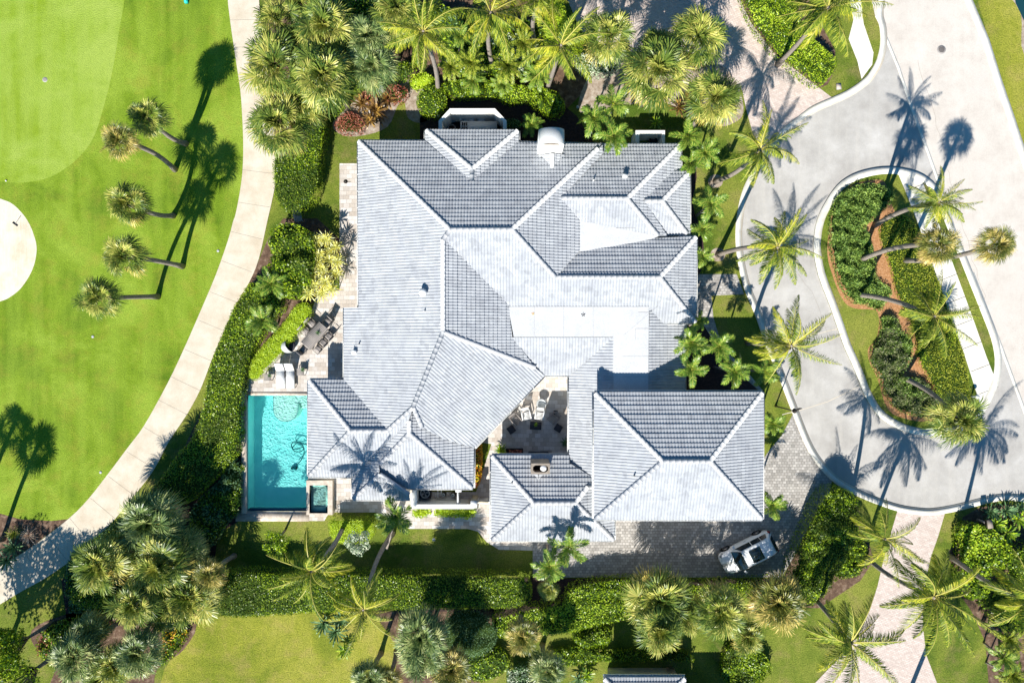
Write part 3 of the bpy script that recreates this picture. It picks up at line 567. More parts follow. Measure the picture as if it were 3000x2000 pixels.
# pipes and vents on the roofs
def vent(pl, x, y, kind, m='white'):
    p = pl.at(x, y); b = MB()
    if kind == 'goose': b.tube([p, p + Vector((0, 0, .35))], .13, m, 12); b.lathe((p.x, p.y, p.z + .33), [(.12, 0), (.25, .02), (.25, .16), (.14, .24), (.02, .27)], m, 18)
    elif kind == 'box': b.box(p + Vector((0, 0, .1)), (.26, .22, .4), m); b.box(p + Vector((0, 0, .3)), (.32, .28, .04), m)
    else: b.tube([p, p + Vector((0, 0, .3))], .05, m, 8)
    b.build('roof_vent', {id(mW): main, id(mN): main, id(nN): rn, id(gW): rg, id(pW): rp}[id(pl)])
vent(mW, 1241, 858, 'goose'); vent(mW, 1244, 912, 'pipe'); vent(mW, 1040, 1030, 'box'); vent(mW, 1053, 1007, 'pipe', 'grey'); vent(nN, 1738, 530, 'pipe'); vent(nN, 1829, 518, 'box'); vent(gW, 1857, 1392, 'pipe', 'grey'); vent(pW, 1500, 1412, 'pipe', 'grey')
# litter on the flat deck
def flake(x, y, z, m, name, lab, cat, s=.12):
    b = MB(); p = P(x, y, z)
    for k in range(6):
        a = k * 1.3; b.add([(p[0], p[1], z + .02), (p[0] + s * math.cos(a), p[1] + s * math.sin(a), z + .03), (p[0] + 1.6 * s * math.cos(a + .25), p[1] + 1.6 * s * math.sin(a + .25), z + .06), (p[0] + s * math.cos(a + .5), p[1] + s * math.sin(a + .5), z + .03)], [(0, 1, 2, 3)], m)
    tag(b.build(name), lab, cat)
flake(1561, 919, 3.68, 'croton', 'fallen_leaf', 'dry orange brown leaf litter lying on the white flat roof deck', 'leaf', .07)
flake(1708, 922, 3.68, 'pole', 'fallen_frond', 'dark curled piece of palm debris on the middle of the flat roof deck', 'palm debris', .1)

# ---------------------------------------------------------------- neighbour's house at the lower edge
nb = thing('neighbour_house', P(1900, 2020), 'cream walled neighbouring house cut by the lower edge of the photo', 'house')
b = MB(); b.prism([(6.85, -60), (11.1, -60), (11.1, -23.4), (6.85, -23.4)], 0, 2.9, 'cream'); b.prism([(11.9, -60), (16, -60), (16, -26.2), (11.9, -26.2)], 0, 2.8, 'cream'); w = b.build('wall', nb); w.location = -nb.location
b = MB(); b.box((11.35, -23.5, 1.5), (.5, .3, 3.0), 'ledge'); o = b.build('pilaster', nb); o.location = -nb.location
b = MB(); b.box((7.75, -23.36, 1.75), (.75, .05, 1.3), 'lgrey'); o = b.build('window', nb); o.location = -nb.location; g = MB(); g.box((7.75, -23.32, 1.75), (.55, .04, 1.1), 'glass'); g.build('pane', o)
zN = Plane(1880, 1983, 3.0, N_); zW = Plane(1768, 2100, 3.0, W_); zE = Plane(2008, 2100, 3.0, E_)
b = MB(); tiles(b, zN, [(1768, 1983), (2008, 1983), (1888, 2106)]); tiles(b, zW, [(1768, 1983), (1888, 2106), (1888, 2400), (1768, 2400)]); tiles(b, zE, [(2008, 1983), (2008, 2400), (1888, 2400), (1888, 2106)])
z2 = Plane(2080, 2108, 3.0, N_); tiles(b, z2, [(2008, 2108), (2130, 2108), (2130, 2500), (2008, 2500)])
ridge(b, zN.at(1771, 1986), zN.at(1888, 2106)); ridge(b, zN.at(2005, 1986), zN.at(1888, 2106))
o = b.build('roof', nb); o.location = -nb.location
b = MB(); gutter(b, zN, (1768, 1983), (2008, 1983)); g = b.build('gutter', o)

# ---------------------------------------------------------------- pool and spa
m = mat('pool_plaster', (.5, .82, .8), .7, .2); t = NT(m)
t.col(t.mix(t.range(t.noise(1.2, 4), .4, .65), (.48, .88, .86), (.6, .94, .92))); M['pool'] = m  # paler blotches painted into the plaster in place of caustic ripple light
M['shelf'] = speck_mat('pool_shelf', (.9, .9, .8), (.87, .87, .77), (.93, .93, .84), 3, 40); M['tilel'] = mat('waterline_tile', (.25, .33, .36), .4)
M['deep'] = mat('deep_tile', (.02, .08, .16), .3)
m = bpy.data.materials.new('pool_water'); m.use_nodes = True; nt = m.node_tree; nt.nodes.clear()
out = nt.nodes.new('ShaderNodeOutputMaterial'); tr = nt.nodes.new('ShaderNodeBsdfTransparent'); gl = nt.nodes.new('ShaderNodeBsdfGlossy'); mx = nt.nodes.new('ShaderNodeMixShader')
fr = nt.nodes.new('ShaderNodeFresnel'); fr.inputs[0].default_value = 1.33; tr.inputs[0].default_value = (.66, .99, .975, 1); gl.inputs['Roughness'].default_value = .03
co = nt.nodes.new('ShaderNodeTexCoord'); nz = nt.nodes.new('ShaderNodeTexNoise'); nz.inputs['Scale'].default_value = 3.2; nz.inputs['Detail'].default_value = 3; nz.inputs['Distortion'].default_value = 1.6
bp = nt.nodes.new('ShaderNodeBump'); bp.inputs['Strength'].default_value = 1; bp.inputs['Distance'].default_value = .018
for a_, c_ in ((co.outputs['Object'], nz.inputs[0]), (nz.outputs[0], bp.inputs['Height']), (bp.outputs[0], gl.inputs['Normal']), (bp.outputs[0], fr.inputs['Normal']), (fr.outputs[0], mx.inputs[0]), (tr.outputs[0], mx.inputs[1]), (gl.outputs[0], mx.inputs[2]), (mx.outputs[0], out.inputs[0])): nt.links.new(a_, c_)
M['water'] = m
def wpt(x, y): return P(x, y)[:2]
pool = thing('swimming_pool', P(812, 1330), 'turquoise rectangular swimming pool with a rounded sun shelf beside the west wing', 'pool'); off = -Vector(pool.location)
(x0, y1), (x1, y0) = wpt(725, 1158), wpt(903, 1496); D = -1.35
b = MB(); b.add([(x0, y0, D), (x1, y0, D), (x1, y1, D), (x0, y1, D)], [(0, 1, 2, 3)], 'pool')
for p, q in (((x0, y0), (x1, y0)), ((x1, y0), (x1, y1)), ((x1, y1), (x0, y1)), ((x0, y1), (x0, y0))):
    b.add([(*p, D), (*q, D), (*q, -.16), (*p, -.16)], [(3, 2, 1, 0)], 'pool'); b.add([(*p, -.16), (*q, -.16), (*q, .02), (*p, .02)], [(3, 2, 1, 0)], 'tilel')
sh = [wpt(798, 1159), wpt(798, 1200)] + [wpt(834 + 36 * math.cos(a), 1200 + 36 * math.sin(a)) for a in np.linspace(math.pi, 0, 14)[1:-1]] + [wpt(870, 1200), wpt(870, 1180), wpt(902, 1180), wpt(902, 1159)]
b.prism(sh[::-1] if False else sh, D, -.2, 'shelf')
for k, (ya, yb) in enumerate(((1180, 1190), (1190, 1200))): b.prism([wpt(872, yb), wpt(902, yb), wpt(902, ya), wpt(872, ya)], D, -.55 - .3 * k, 'shelf')
for i in range(len(sh) - 2): strip(b, *[((c[0] / .0245) + 1500, 1000 - c[1] / .0245) for c in (sh[i], sh[i + 1])], .04, -.195, 'tilel')
o = b.build('basin', pool); o.location = off
b = MB(); b.add([(x0, y0, -.1), (x1, y0, -.1), (x1, y1, -.1), (x0, y1, -.1)], [(0, 1, 2, 3)], 'water'); o = b.build('water', pool); o.location = off
b = MB()
def box2(b, xa, ya, xb, yb, z0, z1, m):
    p, q = wpt(xa, ya), wpt(xb, yb); b.box(((p[0] + q[0]) / 2, (p[1] + q[1]) / 2, (z0 + z1) / 2), (q[0] - p[0], p[1] - q[1], z1 - z0), m)
box2(b, 709, 1148, 724.5, 1502, 0, .16, 'coping'); box2(b, 724.5, 1148, 903, 1158, 0, .035, 'coping'); box2(b, 726, 1491, 902, 1496.5, -.6, -.09, 'deep')
box2(b, 691, 1500, 905, 1526, 0, .05, 'coping')
o = b.build('coping', pool); o.location = off
hose = thing('pool_cleaner', P(860, 1372), 'small blue robotic cleaner with a looping teal hose on the pool floor', 'pool cleaner'); oh = -Vector(hose.location)
M['teal'] = mat('teal_hose', (.0, .1, .12), .5)
pts = smooth([(902, 1303), (880, 1296), (860, 1294), (854, 1305), (862, 1320), (880, 1322), (890, 1312), (880, 1297), (868, 1298), (857, 1312), (868, 1315), (888, 1310), (890, 1330), (880, 1350), (868, 1362), (863, 1368)], 5, False)
b = MB(); b.tube([(*P(x, y, -.9)[:2], -.9) for x, y in pts], .035, 'teal', 6); o = b.build('hose', hose); o.location = oh
p = P(860, 1372, -1.1); b = MB(); b.box((p[0], p[1], -1.2), (.36, .26, .22), 'teal', .1, 0, .7); o = b.build('cleaner_body', hose); o.location = oh
for s_ in (-1, 1): b = MB(); b.tube([(p[0] + s_ * .19 - .03, p[1], -1.25), (p[0] + s_ * .19 + .03, p[1], -1.25)], .09, 'black', 12); o = b.build('wheel', hose); o.location = oh
spa = thing('spa', P(938, 1457), 'raised square stone spa with green water at the corner of the pool', 'spa'); os_ = -Vector(spa.location)
b = MB(); oc = [wpt(903, 1503), wpt(979, 1503), wpt(979, 1403), wpt(903, 1403)]; ic = [wpt(912, 1498), wpt(965, 1498), wpt(965, 1417), wpt(912, 1417)]
b.prism(oc, 0, .46, 'coping', [ic[::-1]]); o = b.build('coping', spa); o.location = os_
M['spaw'] = mat('spa_plaster', (.72, .95, .86), .6)
b = MB(); b.prism(ic, None, -.3, 'spaw')
for i in range(4): p, q = ic[i], ic[(i + 1) % 4]; b.add([(*p, -.3), (*q, -.3), (*q, .44), (*p, .44)], [(3, 2, 1, 0)], 'spaw')
for bx in ((956, 1417, 965, 1498), (912, 1417, 965, 1424), (912, 1484, 965, 1498)): box2(b, *bx, -.3, .08, 'shelf')
o = b.build('basin', spa); o.location = os_
b = MB(); b.prism(ic, None, .36, 'water'); o = b.build('water', spa); o.location = os_
# ---------------------------------------------------------------- plants
def rot_axis(v, ax, a):
    c, s = math.cos(a), math.sin(a); return v * c + np.cross(ax, v) * s + ax * np.dot(ax, v) * (1 - c)
def unit(v): return v / (np.linalg.norm(v) + 1e-9)
def sabal_mesh(seed, m, leaves=34, seg=24, L=1.0, pet=.9):
    rg = np.random.default_rng(seed); QQ = {'d': [], 'l': [], 'o': []}; SQ = []
    for i in range(leaves):
        Q = QQ['o' if (i > leaves * .78 and rg.random() < .7) else ('l' if rg.random() < .5 else 'd')]
        f = (i + .5) / leaves; el = R(86 - 128 * f ** .85 + rg.normal(0, 7)); az = i * 2.39996 + rg.normal(0, .25)
        d = np.array((math.cos(az) * math.cos(el), math.sin(az) * math.cos(el), math.sin(el)))
        pl = pet * (.2 + .85 * min(1, f * 2.4)) * rg.uniform(.85, 1.1); hub = d * pl + np.array((0, 0, -.1 * f))
        side = unit(np.cross(d, (0, 0, 1)) + 1e-6); nrm = unit(np.cross(side, d)); tw = rg.normal(0, .35); side = rot_axis(side, d, tw); nrm = rot_axis(nrm, d, tw)
        SQ.append([side * .02, -side * .02, hub - side * .02, hub + side * .02])
        sc = rg.uniform(.85, 1.12)
        for k in range(seg):
            q = (k + .5) / seg * 2 - 1; a = q * R(112) + rg.normal(0, .03)
            dr = d * math.cos(a) + side * math.sin(a); dr = unit(dr + nrm * (.28 * abs(q) ** 1.5 - .05 + rg.normal(0, .05)))
            ln = L * sc * (1 - .28 * abs(q) ** 2) * rg.uniform(.88, 1.08)
            w = unit(np.cross(dr, nrm + rg.normal(0, .25, 3)))
            p1 = hub + dr * ln * .5; p2 = hub + dr * ln * .8 + np.array((0, 0, -.10 * ln)); p3 = hub + dr * ln * .98 + np.array((0, 0, -rg.uniform(.22, .42) * ln))
            h = .008
            wa = ln * .034; Q.append([hub - w * h, hub + w * h, p1 + w * wa, p1 - w * wa]); Q.append([p1 - w * wa, p1 + w * wa, p2 + w * .02, p2 - w * .02]); Q.append([p2 - w * .02, p2 + w * .02, p3 + w * .004, p3 - w * .004])
    b = MB()
    for q_, v_ in QQ.items():
        if v_: b.quads(v_, m + q_)
    b.quads(SQ, 'rachis'); b.tube([(0, 0, -.35), (0, 0, .25)], [.2, .12], 'under', 8); return b.mesh('crown')
def welds(Q): return np.array(Q)
def frond(b, base, az, el, L, droop, m, rg, nl=34, ll=.62, wl=.028, hang=.5, twist=0., prof='coco'):
    """an arching feather leaf"""
    d = np.array((math.cos(az) * math.cos(el), math.sin(az) * math.cos(el), math.sin(el))); p = np.array(base, float); N = 14; pts = [p.copy()]; ds = [d.copy()]
    hz = np.array((math.cos(az), math.sin(az), 0)); sw = rg.normal(0, .03)
    for i in range(N):
        p = p + d * L / N; pts.append(p.copy())
        d = unit(d + np.array((0, 0, -droop * (.35 + 1.0 * i / N) / N)) + np.cross((0, 0, 1), hz) * sw); ds.append(d.copy())
    pts = np.array(pts); ds = np.array(ds); Q = []; RQ = []
    tq = rg.normal(0, .35) + twist
    for i in range(N):
        s = unit(np.cross(ds[i], (0, 0, 1))); w = .03 * (1 - i / N) + .006
        RQ.append([pts[i] - s * w, pts[i] + s * w, pts[i + 1] + s * w * .9, pts[i + 1] - s * w * .9])
    for k in range(nl):
        t = .1 + .9 * (k + .5) / nl; x = t * N; i = min(int(x), N - 1); f = x - i; q = pts[i] * (1 - f) + pts[i + 1] * f; dd = unit(ds[i] * (1 - f) + ds[i + 1] * f)
        s0 = unit(np.cross(dd, (0, 0, 1))); up = np.cross(s0, dd); s0 = rot_axis(s0, dd, tq * t); up = rot_axis(up, dd, tq * t)
        ln = ll * (math.sin(math.pi * min(1, .16 + .84 * t) ** .8) ** .55) * rg.uniform(.85, 1.1) if prof == 'coco' else ll * (math.sin(math.pi * (.1 + .82 * t)) ** .6) * rg.uniform(.9, 1.1)
        for sg in (-1, 1):
            a = R(60 - 28 * t) + rg.normal(0, .09)
            dr = unit(dd * math.cos(a) + s0 * sg * math.sin(a) * (.8 if prof == 'coco' else 1) + up * (.3 - (.62 if prof == 'coco' else .3) * hang) + rg.normal(0, .06, 3))
            w = unit(np.cross(dr, up + rg.normal(0, .2, 3))) * wl
            m1 = q + dr * ln * .55 + np.array((0, 0, -.1 * hang * ln)); m2 = q + dr * ln * .95 + np.array((0, 0, -hang * .62 * ln))
            Q.append([q - w * .4, q + w * .4, m1 + w, m1 - w]); Q.append([m1 - w, m1 + w, m2 + w * .12, m2 - w * .12])
    b.quads(Q, m); b.quads(RQ, 'rachis')
def coco_mesh(seed, n=20, L=3.0):
    rg = np.random.default_rng(seed); b = MB()
    for i in range(n):
        f = (i + .5) / n; az = i * 2.39996 + rg.normal(0, .16); el = R(78 - 98 * f ** .8 + rg.normal(0, 9))
        frond(b, (0, 0, .1), az, el, L * (.78 + .3 * math.sin(math.pi * min(1, f + .25))) * rg.uniform(.92, 1.08), rg.uniform(1.0, 1.6), 'cocoy' if rg.random() < .3 else 'coco', rg, 58, .6, .017, rg.uniform(.7, 1.5), rg.normal(0, .3))
    b.tube([(0, 0, -.6), (0, 0, .25)], [.13, .08], 'trunk', 8)
    for k in range(7):
        a = k * .9; b.lathe((.2 * math.cos(a), .2 * math.sin(a), -.32 - .05 * (k % 3)), [(.01, -.1), (.08, -.05), (.1, .02), (.07, .09), (.01, .12)], 'cocoy' if k % 2 else 'bronze', 8)
    return b.mesh('crown')
def xmas_mesh(seed, n=11, L=1.12, m='xmas', ll=.36, wl=.02, droop=1.5):
    rg = np.random.default_rng(seed); b = MB()
    for i in range(n):
        f = (i + .5) / n; az = i * 2.39996 + rg.normal(0, .12); el = R(72 - 62 * f + rg.normal(0, 5))
        frond(b, (0, 0, .05), az, el, L * rg.uniform(.88, 1.1), droop * rg.uniform(.85, 1.2), m, rg, 34, ll, wl, rg.uniform(.1, .5), prof='x')
    b.tube([(0, 0, -.55), (0, 0, .15)], [.09, .05], 'hedge', 8); return b.mesh('crown')
def trunk_part(root, top, r0, r1, bend, rg, rough=.0):
    b = MB(); n = 9; t = np.linspace(0, 1, n); top = np.array(top); sd = unit(np.cross(top, (0, 0, 1)) + 1e-6)
    pts = [tuple(np.array((top[0] * q ** 1.25, top[1] * q ** 1.25, top[2] * q)) + sd * bend * math.sin(math.pi * q)) for q in t]
    rad = [r0 * 1.35] + [r0 + (r1 - r0) * q for q in t[1:]]
    b.tube(pts, rad, 'trunk', 10); return b.build('trunk', root, smooth=True)
SAB = [sabal_mesh(11, 'sabal'), sabal_mesh(12, 'sabal', 38, 24, 1.0, .9), sabal_mesh(13, 'sabal2', 38, 26, 1.0, .95), sabal_mesh(14, 'sabal3', 34, 24, .95, .85), sabal_mesh(15, 'sabal', 32, 26, 1.08, 1.0)]
COC = [coco_mesh(21), coco_mesh(22, 17), coco_mesh(23, 21), coco_mesh(24, 16, 3.0), coco_mesh(25, 19, 2.7)]
XM = [xmas_mesh(31), xmas_mesh(32, 12), xmas_mesh(33, 10)]
PYG = [xmas_mesh(41, 20, 1.0, 'xmas', .24, .016, 1.6), xmas_mesh(42, 22, 1.0, 'coco', .24, .016, 1.6)]
def palm(kind, meshes, i, cx, cy, h, rpx, rnat, label, group, base=None, tr=(.17, .14), name='palm_tree', cat='palm tree', bend=.15, rz=None):
    top = Vector(P(cx, cy, h)); rg = np.random.default_rng(int(abs(cx) * 7 + abs(cy)))
    if base is None: base = (top.x + rg.normal(0, .15), top.y + rg.normal(0, .15), 0)
    else: base = P(*base, 0)
    root = thing(name, base, label, cat, group)
    c = bpy.data.objects.new('crown', meshes[i % len(meshes)]); C.objects.link(c); c.parent = root; c.location = top - Vector(base)
    s = rpx * (CAMZ - h) / FPX / rnat; c.scale = (s * rg.uniform(.95, 1.05), s * rg.uniform(.95, 1.05), s * .95)
    c.rotation_euler = (rg.normal(0, .06), rg.normal(0, .06), rg.uniform(0, 6.28) if rz is None else rz)
    trunk_part(root, tuple(top - Vector(base)), tr[0], tr[1], bend * rg.choice((-1, 1)), rg); return root
G1 = 'sabal palms on the golf grass'; G2 = 'sabal palms massed north west of the house'; G3 = 'sabal palms massed south west of the pool'
G4 = 'sabal palms north east of the house'; G5 = 'sabal palms along the lower hedges'; G6 = 'sabal palms of the traffic island'
sab = [
 (430, 342, 5.7, 66, 'sabal palm with split dark crown, northernmost of the golf grass row', G1, (545, 421), 0), (347, 412, 7.0, 66, 'sabal palm with yellowish lower leaves leaning left, second of the golf grass row', G1, (513, 497), 3),
 (373, 597, 5.3, 74, 'roundest yellow fringed sabal palm with short trunk, third of the golf grass row', G1, (508, 632), 1), (362, 752, 7.3, 72, 'sabal palm leaning left from the golf grass, fourth of the row', G1, (535, 780), 4),
 (285, 872, 7.3, 72, 'sabal palm with s curved trunk, southernmost of the golf grass row', G1, (463, 869), 0),
 (880, 130, 4.4, 80, 'sabal palm half hidden in the middle of the north west mass', G2, None, 4), (880, 300, 4.4, 84, 'sabal palm half hidden under the widest one', G2, None, 0), (1010, 160, 4.6, 80, 'sabal palm between the widest and the blue green ones', G2, None, 1),
 (814, 60, 5.0, 82, 'sabal palm at the top beside the cart path, topmost of the mass', G2, None, 0), (948, 75, 5.6, 98, 'broad sabal palm at the top, second from the cart path', G2, None, 1), (1078, 110, 5.2, 78, 'bluish green sabal palm near the top in the middle of the mass', G2, None, 2),
 (806, 195, 5.5, 104, 'sabal palm whose fans overhang the cart path below the topmost one', G2, None, 4), (945, 225, 6.0, 112, 'widest sabal palm in the centre of the north west mass', G2, None, 0), (812, 365, 5.0, 106, 'sabal palm spreading over the cart path above the clipped hedge', G2, None, 1),
 (1090, 190, 5.0, 82, 'blue green sabal palm left of the first coconut palm', G2, None, 2), (1165, 28, 5.2, 88, 'pale sabal palm at the top edge behind the first coconut palm', G2, None, 4), (880, 20, 4.6, 70, 'sabal palm cut by the top edge between two larger ones', G2, None, 0),
 (433, 1535, 4.4, 108, 'big sabal palm at the head of the cluster by the cart path bend', G3, None, 2), (292, 1655, 5.4, 98, 'sabal palm shading the cart path at the left of the cluster', G3, None, 4), (468, 1655, 4.8, 102, 'bright sabal palm in the centre of the lower left cluster', G3, None, 1),
 (393, 1772, 5.5, 84, 'sabal palm at the bottom of the lower left cluster above the red flowers', G3, None, 0), (556, 1750, 3.6, 96, 'sabal palm of the lower left cluster touching the clipped hedge', G3, None, 4), (535, 1612, 3.3, 72, 'darker sabal palm of the cluster nearest the pool corner', G3, None, 2),
 (610, 1685, 4.0, 58, 'narrow sabal palm over the west end of the long hedge', G3, None, 3), (360, 1600, 4.2, 80, 'half hidden sabal palm between the path side and head palms of the cluster', G3, None, 4), (470, 1790, 4.0, 70, 'half hidden sabal palm low in the lower left cluster', G3, None, 1), (300, 1990, 4.4, 74, 'sabal palm cut by the lower edge left of the dry lawn', G3, None, 1),
 (222, 1925, 5.0, 86, 'sabal palm at the lower left among red flowering shrubs', G3, None, 2), (262, 1850, 4.2, 62, 'smaller sabal palm between the red flowers and the big cluster', G3, None, 2),
 (335, 1952, 4.8, 74, 'sabal palm cut by the lower edge beside the dry lawn', G3, None, 0), (402, 1915, 5.4, 76, 'dark smoky green sabal palm beside the dry lawn', G3, None, 2),
 (1784, 103, 5.2, 92, 'sabal palm north of the small enclosure beside the pink drive', G4, None, 0), (1927, 205, 6.0, 116, 'largest sabal palm north of the house roof', G4, None, 1), (2043, 112, 5.6, 92, 'sabal palm reaching onto the pink brick drive', G4, None, 4), (2096, 286, 5.6, 98, 'yellow fringed sabal palm at the corner of the pink drive', G4, None, 1),
 (1930, 130, 4.6, 60, 'sabal palm half hidden above the largest one', G4, None, 1),
 (1231, 1868, 5.5, 92, 'grey green shaggy sabal palm right of the dry lawn', G5, None, 2), (1240, 1925, 5.0, 78, 'pale sabal palm under the grey green one', G5, None, 2), (1322, 1962, 4.6, 74, 'sabal palm at the lower edge right of the grey green ones', G5, None, 3),
 (1082, 1990, 4.0, 62, 'dark sabal palm cut by the lower edge beside the dry lawn', G5, None, 2), (1135, 1995, 3.8, 50, 'small dark sabal palm cut by the lower edge', G5, None, 3),
 (1531, 1866, 4.6, 66, 'tan green sabal palm below the end of the long hedge', G5, None, 3), (1928, 1762, 4.2, 104, 'large sabal palm south of the grey driveway', G5, None, 4), (1935, 1845, 5.0, 84, 'drooping sabal palm just north of the neighbour roof', G5, None, 1), (2108, 1790, 4.4, 88, 'sabal palm between the driveway hedge and the small lawn', G5, None, 4),
 (2280, 1768, 3.6, 100, 'large sabal palm below the parked car', G5, None, 3), (2190, 1868, 2.4, 58, 'sabal palm behind the two largest lower palms', G5, None, 0), (2010, 1800, 4.0, 66, 'half hidden sabal palm between the two lower palms', G5, None, 1), (1605, 1965, 4.2, 60, 'sabal palm at the lower edge left of the neighbour house', G5, None, 2),
 (1607, 1728, 3.0, 36, 'small sabal palm between the two lower hedges', G5, None, 0),
 (2749, 717, 8.3, 70, 'tall sabal palm over the sidewalk of the island', G6, (2519, 762), 3), (2919, 717, 8.5, 68, 'sabal palm whose round crown hangs over the road', G6, (2643, 763), 3), (2814, 1232, 7.0, 92, 'shaggy sabal palm at the bottom tip of the island', G6, (2642, 1105), 0)]
for k, (x, y, h, r, lab, g, ba, v) in enumerate(sab):
    palm('s', SAB, v, x, y, h, r, 1.9, lab, g, ba, bend=.35 if ba else .1)
for x, y, h, v, lab in ((-217, 1668, 6.5, 0, 'sabal palm standing off the left edge that casts the lower shadow'), (-330, 1633, 7.0, 1, 'sabal palm standing off the left edge that casts the left shadow')):
    palm('s', SAB, v, x, y, h, 76, 1.9, lab, 'sabal palms left of the photo')
GC = 'coconut palms'
coc = [
 (1240, 95, 9.0, 122, 'coconut palm with golden fronds above the octagonal enclosure', (1283, 272), 0), (1438, 42, 8.0, 122, 'coconut palm with long hanging fronds at the top centre', None, 1), (1642, 136, 7.0, 118, 'coconut palm directly north of the white chimney', (1604, 258), 3),
 (1580, 0, 6.5, 90, 'coconut palm cut by the top edge near the pink drive', None, 4), (2423, 27, 8.0, 138, 'coconut palm at the top over the sidewalk and hedge', None, 2), (2225, 442, 7.0, 112, 'coconut palm leaning over the kerb with a pale curved trunk', (2096, 531), 3),
 (2276, 726, 9.2, 112, 'tall coconut palm beside the drive opposite the island', (2103, 746), 0), (2316, 1012, 7.5, 118, 'coconut palm over the drive above the black street lamp', None, 1), (2749, 594, 8.2, 92, 'coconut palm over the upper end of the island sidewalk', (2561, 661), 4),
 (2734, 927, 8.0, 102, 'coconut palm in the middle of the island with a long pale trunk', (2504, 864), 2), (2588, 1577, 7.5, 102, 'coconut palm overhanging the pink drive from the driveway hedge', (2472, 1525), 3), (2731, 1746, 8.0, 140, 'largest coconut palm beside the lower pink drive', None, 0),
 (3010, 1758, 8.5, 125, 'coconut palm cut by the right edge with a long bare trunk', (2785, 1630), 1), (2490, 1880, 7.0, 135, 'coconut palm at the lower edge over the pink drive', (2372, 1740), 2), (914, 1670, 8.0, 122, 'coconut palm leaning out of the clipped lime bush over the long hedge', (1008, 1537), 4),
 (1066, 1782, 8.0, 108, 'coconut palm over the long hedge beside the dry lawn', (1150, 1562), 1)]
for x, y, h, r, lab, ba, v in coc: palm('c', COC, v, x, y, h, r, 2.5, lab, GC, ba, (.17, .12), bend=.3)
for x, y, h, r, lab in ((2870, 2260, 7.5, 110, 'coconut palm off the lower edge shading the pink drive'), (2000, -330, 8.0, 130, 'coconut palm off the top edge shading the pink drive'), (1760, -230, 7.0, 110, 'coconut palm off the top edge shading the back garden')):
    palm('c', COC, 2, x, y, h, r, 2.55, lab, 'coconut palms outside the photo')
XA = [
 (2025, 1003, 5.0, 54, 'feathery palm against the gutter, upper left of the entry group'), (2105, 1012, 5.2, 52, 'feathery palm, upper right of the entry group'), (2025, 1079, 4.8, 54, 'feathery palm overhanging the shaded roof edge of the entry group'), (2150, 1087, 4.8, 56, 'feathery palm in front of the garage corner'),
 (2045, 940, 3.0, 32, 'short feathery palm topmost of the entry group'), (2240, 1087, 3.2, 48, 'feathery palm at the north east corner of the garage'), (2262, 1240, 3.0, 42, 'feathery palm on the narrow lawn beside the garage'), (2262, 1479, 3.4, 44, 'feathery palm at the garage corner above the car'),
 (1797, 304, 4.6, 58, 'feathery palm on the north lawn, uppermost of its trio'), (1739, 348, 4.8, 56, 'feathery palm right of the white chimney'), (1797, 402, 5.0, 60, 'feathery palm reaching over the north roof edge'),
 (2012, 402, 3.4, 52, 'feathery palm right of the small square enclosure'), (2065, 446, 3.4, 50, 'feathery palm on the mulch east of the north bedroom'), (2025, 482, 3.0, 40, 'feathery palm against the north east roof corner'), (2079, 598, 3.4, 54, 'feathery palm alone on the east lawn strip'),
 (2056, 672, 2.8, 40, 'feathery palm beside the nested hip roof'), (2056, 752, 2.6, 36, 'feathery palm at the north side of the entry walk'), (1668, 1600, 4.2, 62, 'feathery palm casting its shadow on the pavilion roof'), (1608, 1657, 4.4, 58, 'feathery palm at the left end of the grey driveway'),
 (1160, 1510, 3.6, 62, 'feathery palm in front of the pool equipment enclosure')]
for k, (x, y, h, r, lab) in enumerate(XA): palm('x', XM, k, x, y, h, r, 1.12, lab, 'small feathery palms round the house', (1133, 1606) if x == 1160 else None, (.085, .06), bend=.05)
for k, (x, y, h, r, lab, mm) in enumerate([(1556, 366, 1.2, 40, 'bright young palm beside the octagonal enclosure', XM), (1381, 187, 3, 54, 'pygmy palm under the first coconut palm', PYG), (1386, 240, 2.4, 46, 'pygmy palm above the enclosure hedge', PYG), (1485, 197, 3, 60, 'pygmy palm in the middle of the north bed', PYG),
   (1573, 225, 2.5, 50, 'pygmy palm left of the chimney coconut palm', PYG), (1320, 197, 2.8, 46, 'pygmy palm right of the first coconut palm trunk', PYG), (1470, 250, 2, 40, 'pygmy palm over the scalloped hedge', PYG), (1530, 130, 3, 50, 'pygmy palm below the top centre coconut palm', PYG),
   (1350, 110, 2.6, 46, 'pygmy palm between the first two coconut palms', PYG), (798, 833, 2.4, 50, 'sparse cycad like palm beside the round green bush', XM), (771, 940, 2.4, 50, 'sparse cycad like palm growing through the west hedge', XM),
   (2950, 1868, 2.6, 50, 'pygmy palm at the right edge, upper of three', PYG), (2937, 1925, 2.4, 54, 'pygmy palm at the right edge, middle of three', PYG), (2962, 1975, 2.2, 52, 'pygmy palm at the right edge, lowest of three', PYG)]):
    palm('x', mm, k, x, y, h, r, 1.08, lab, 'young palms in the beds', None, (.06, .05), bend=.03)
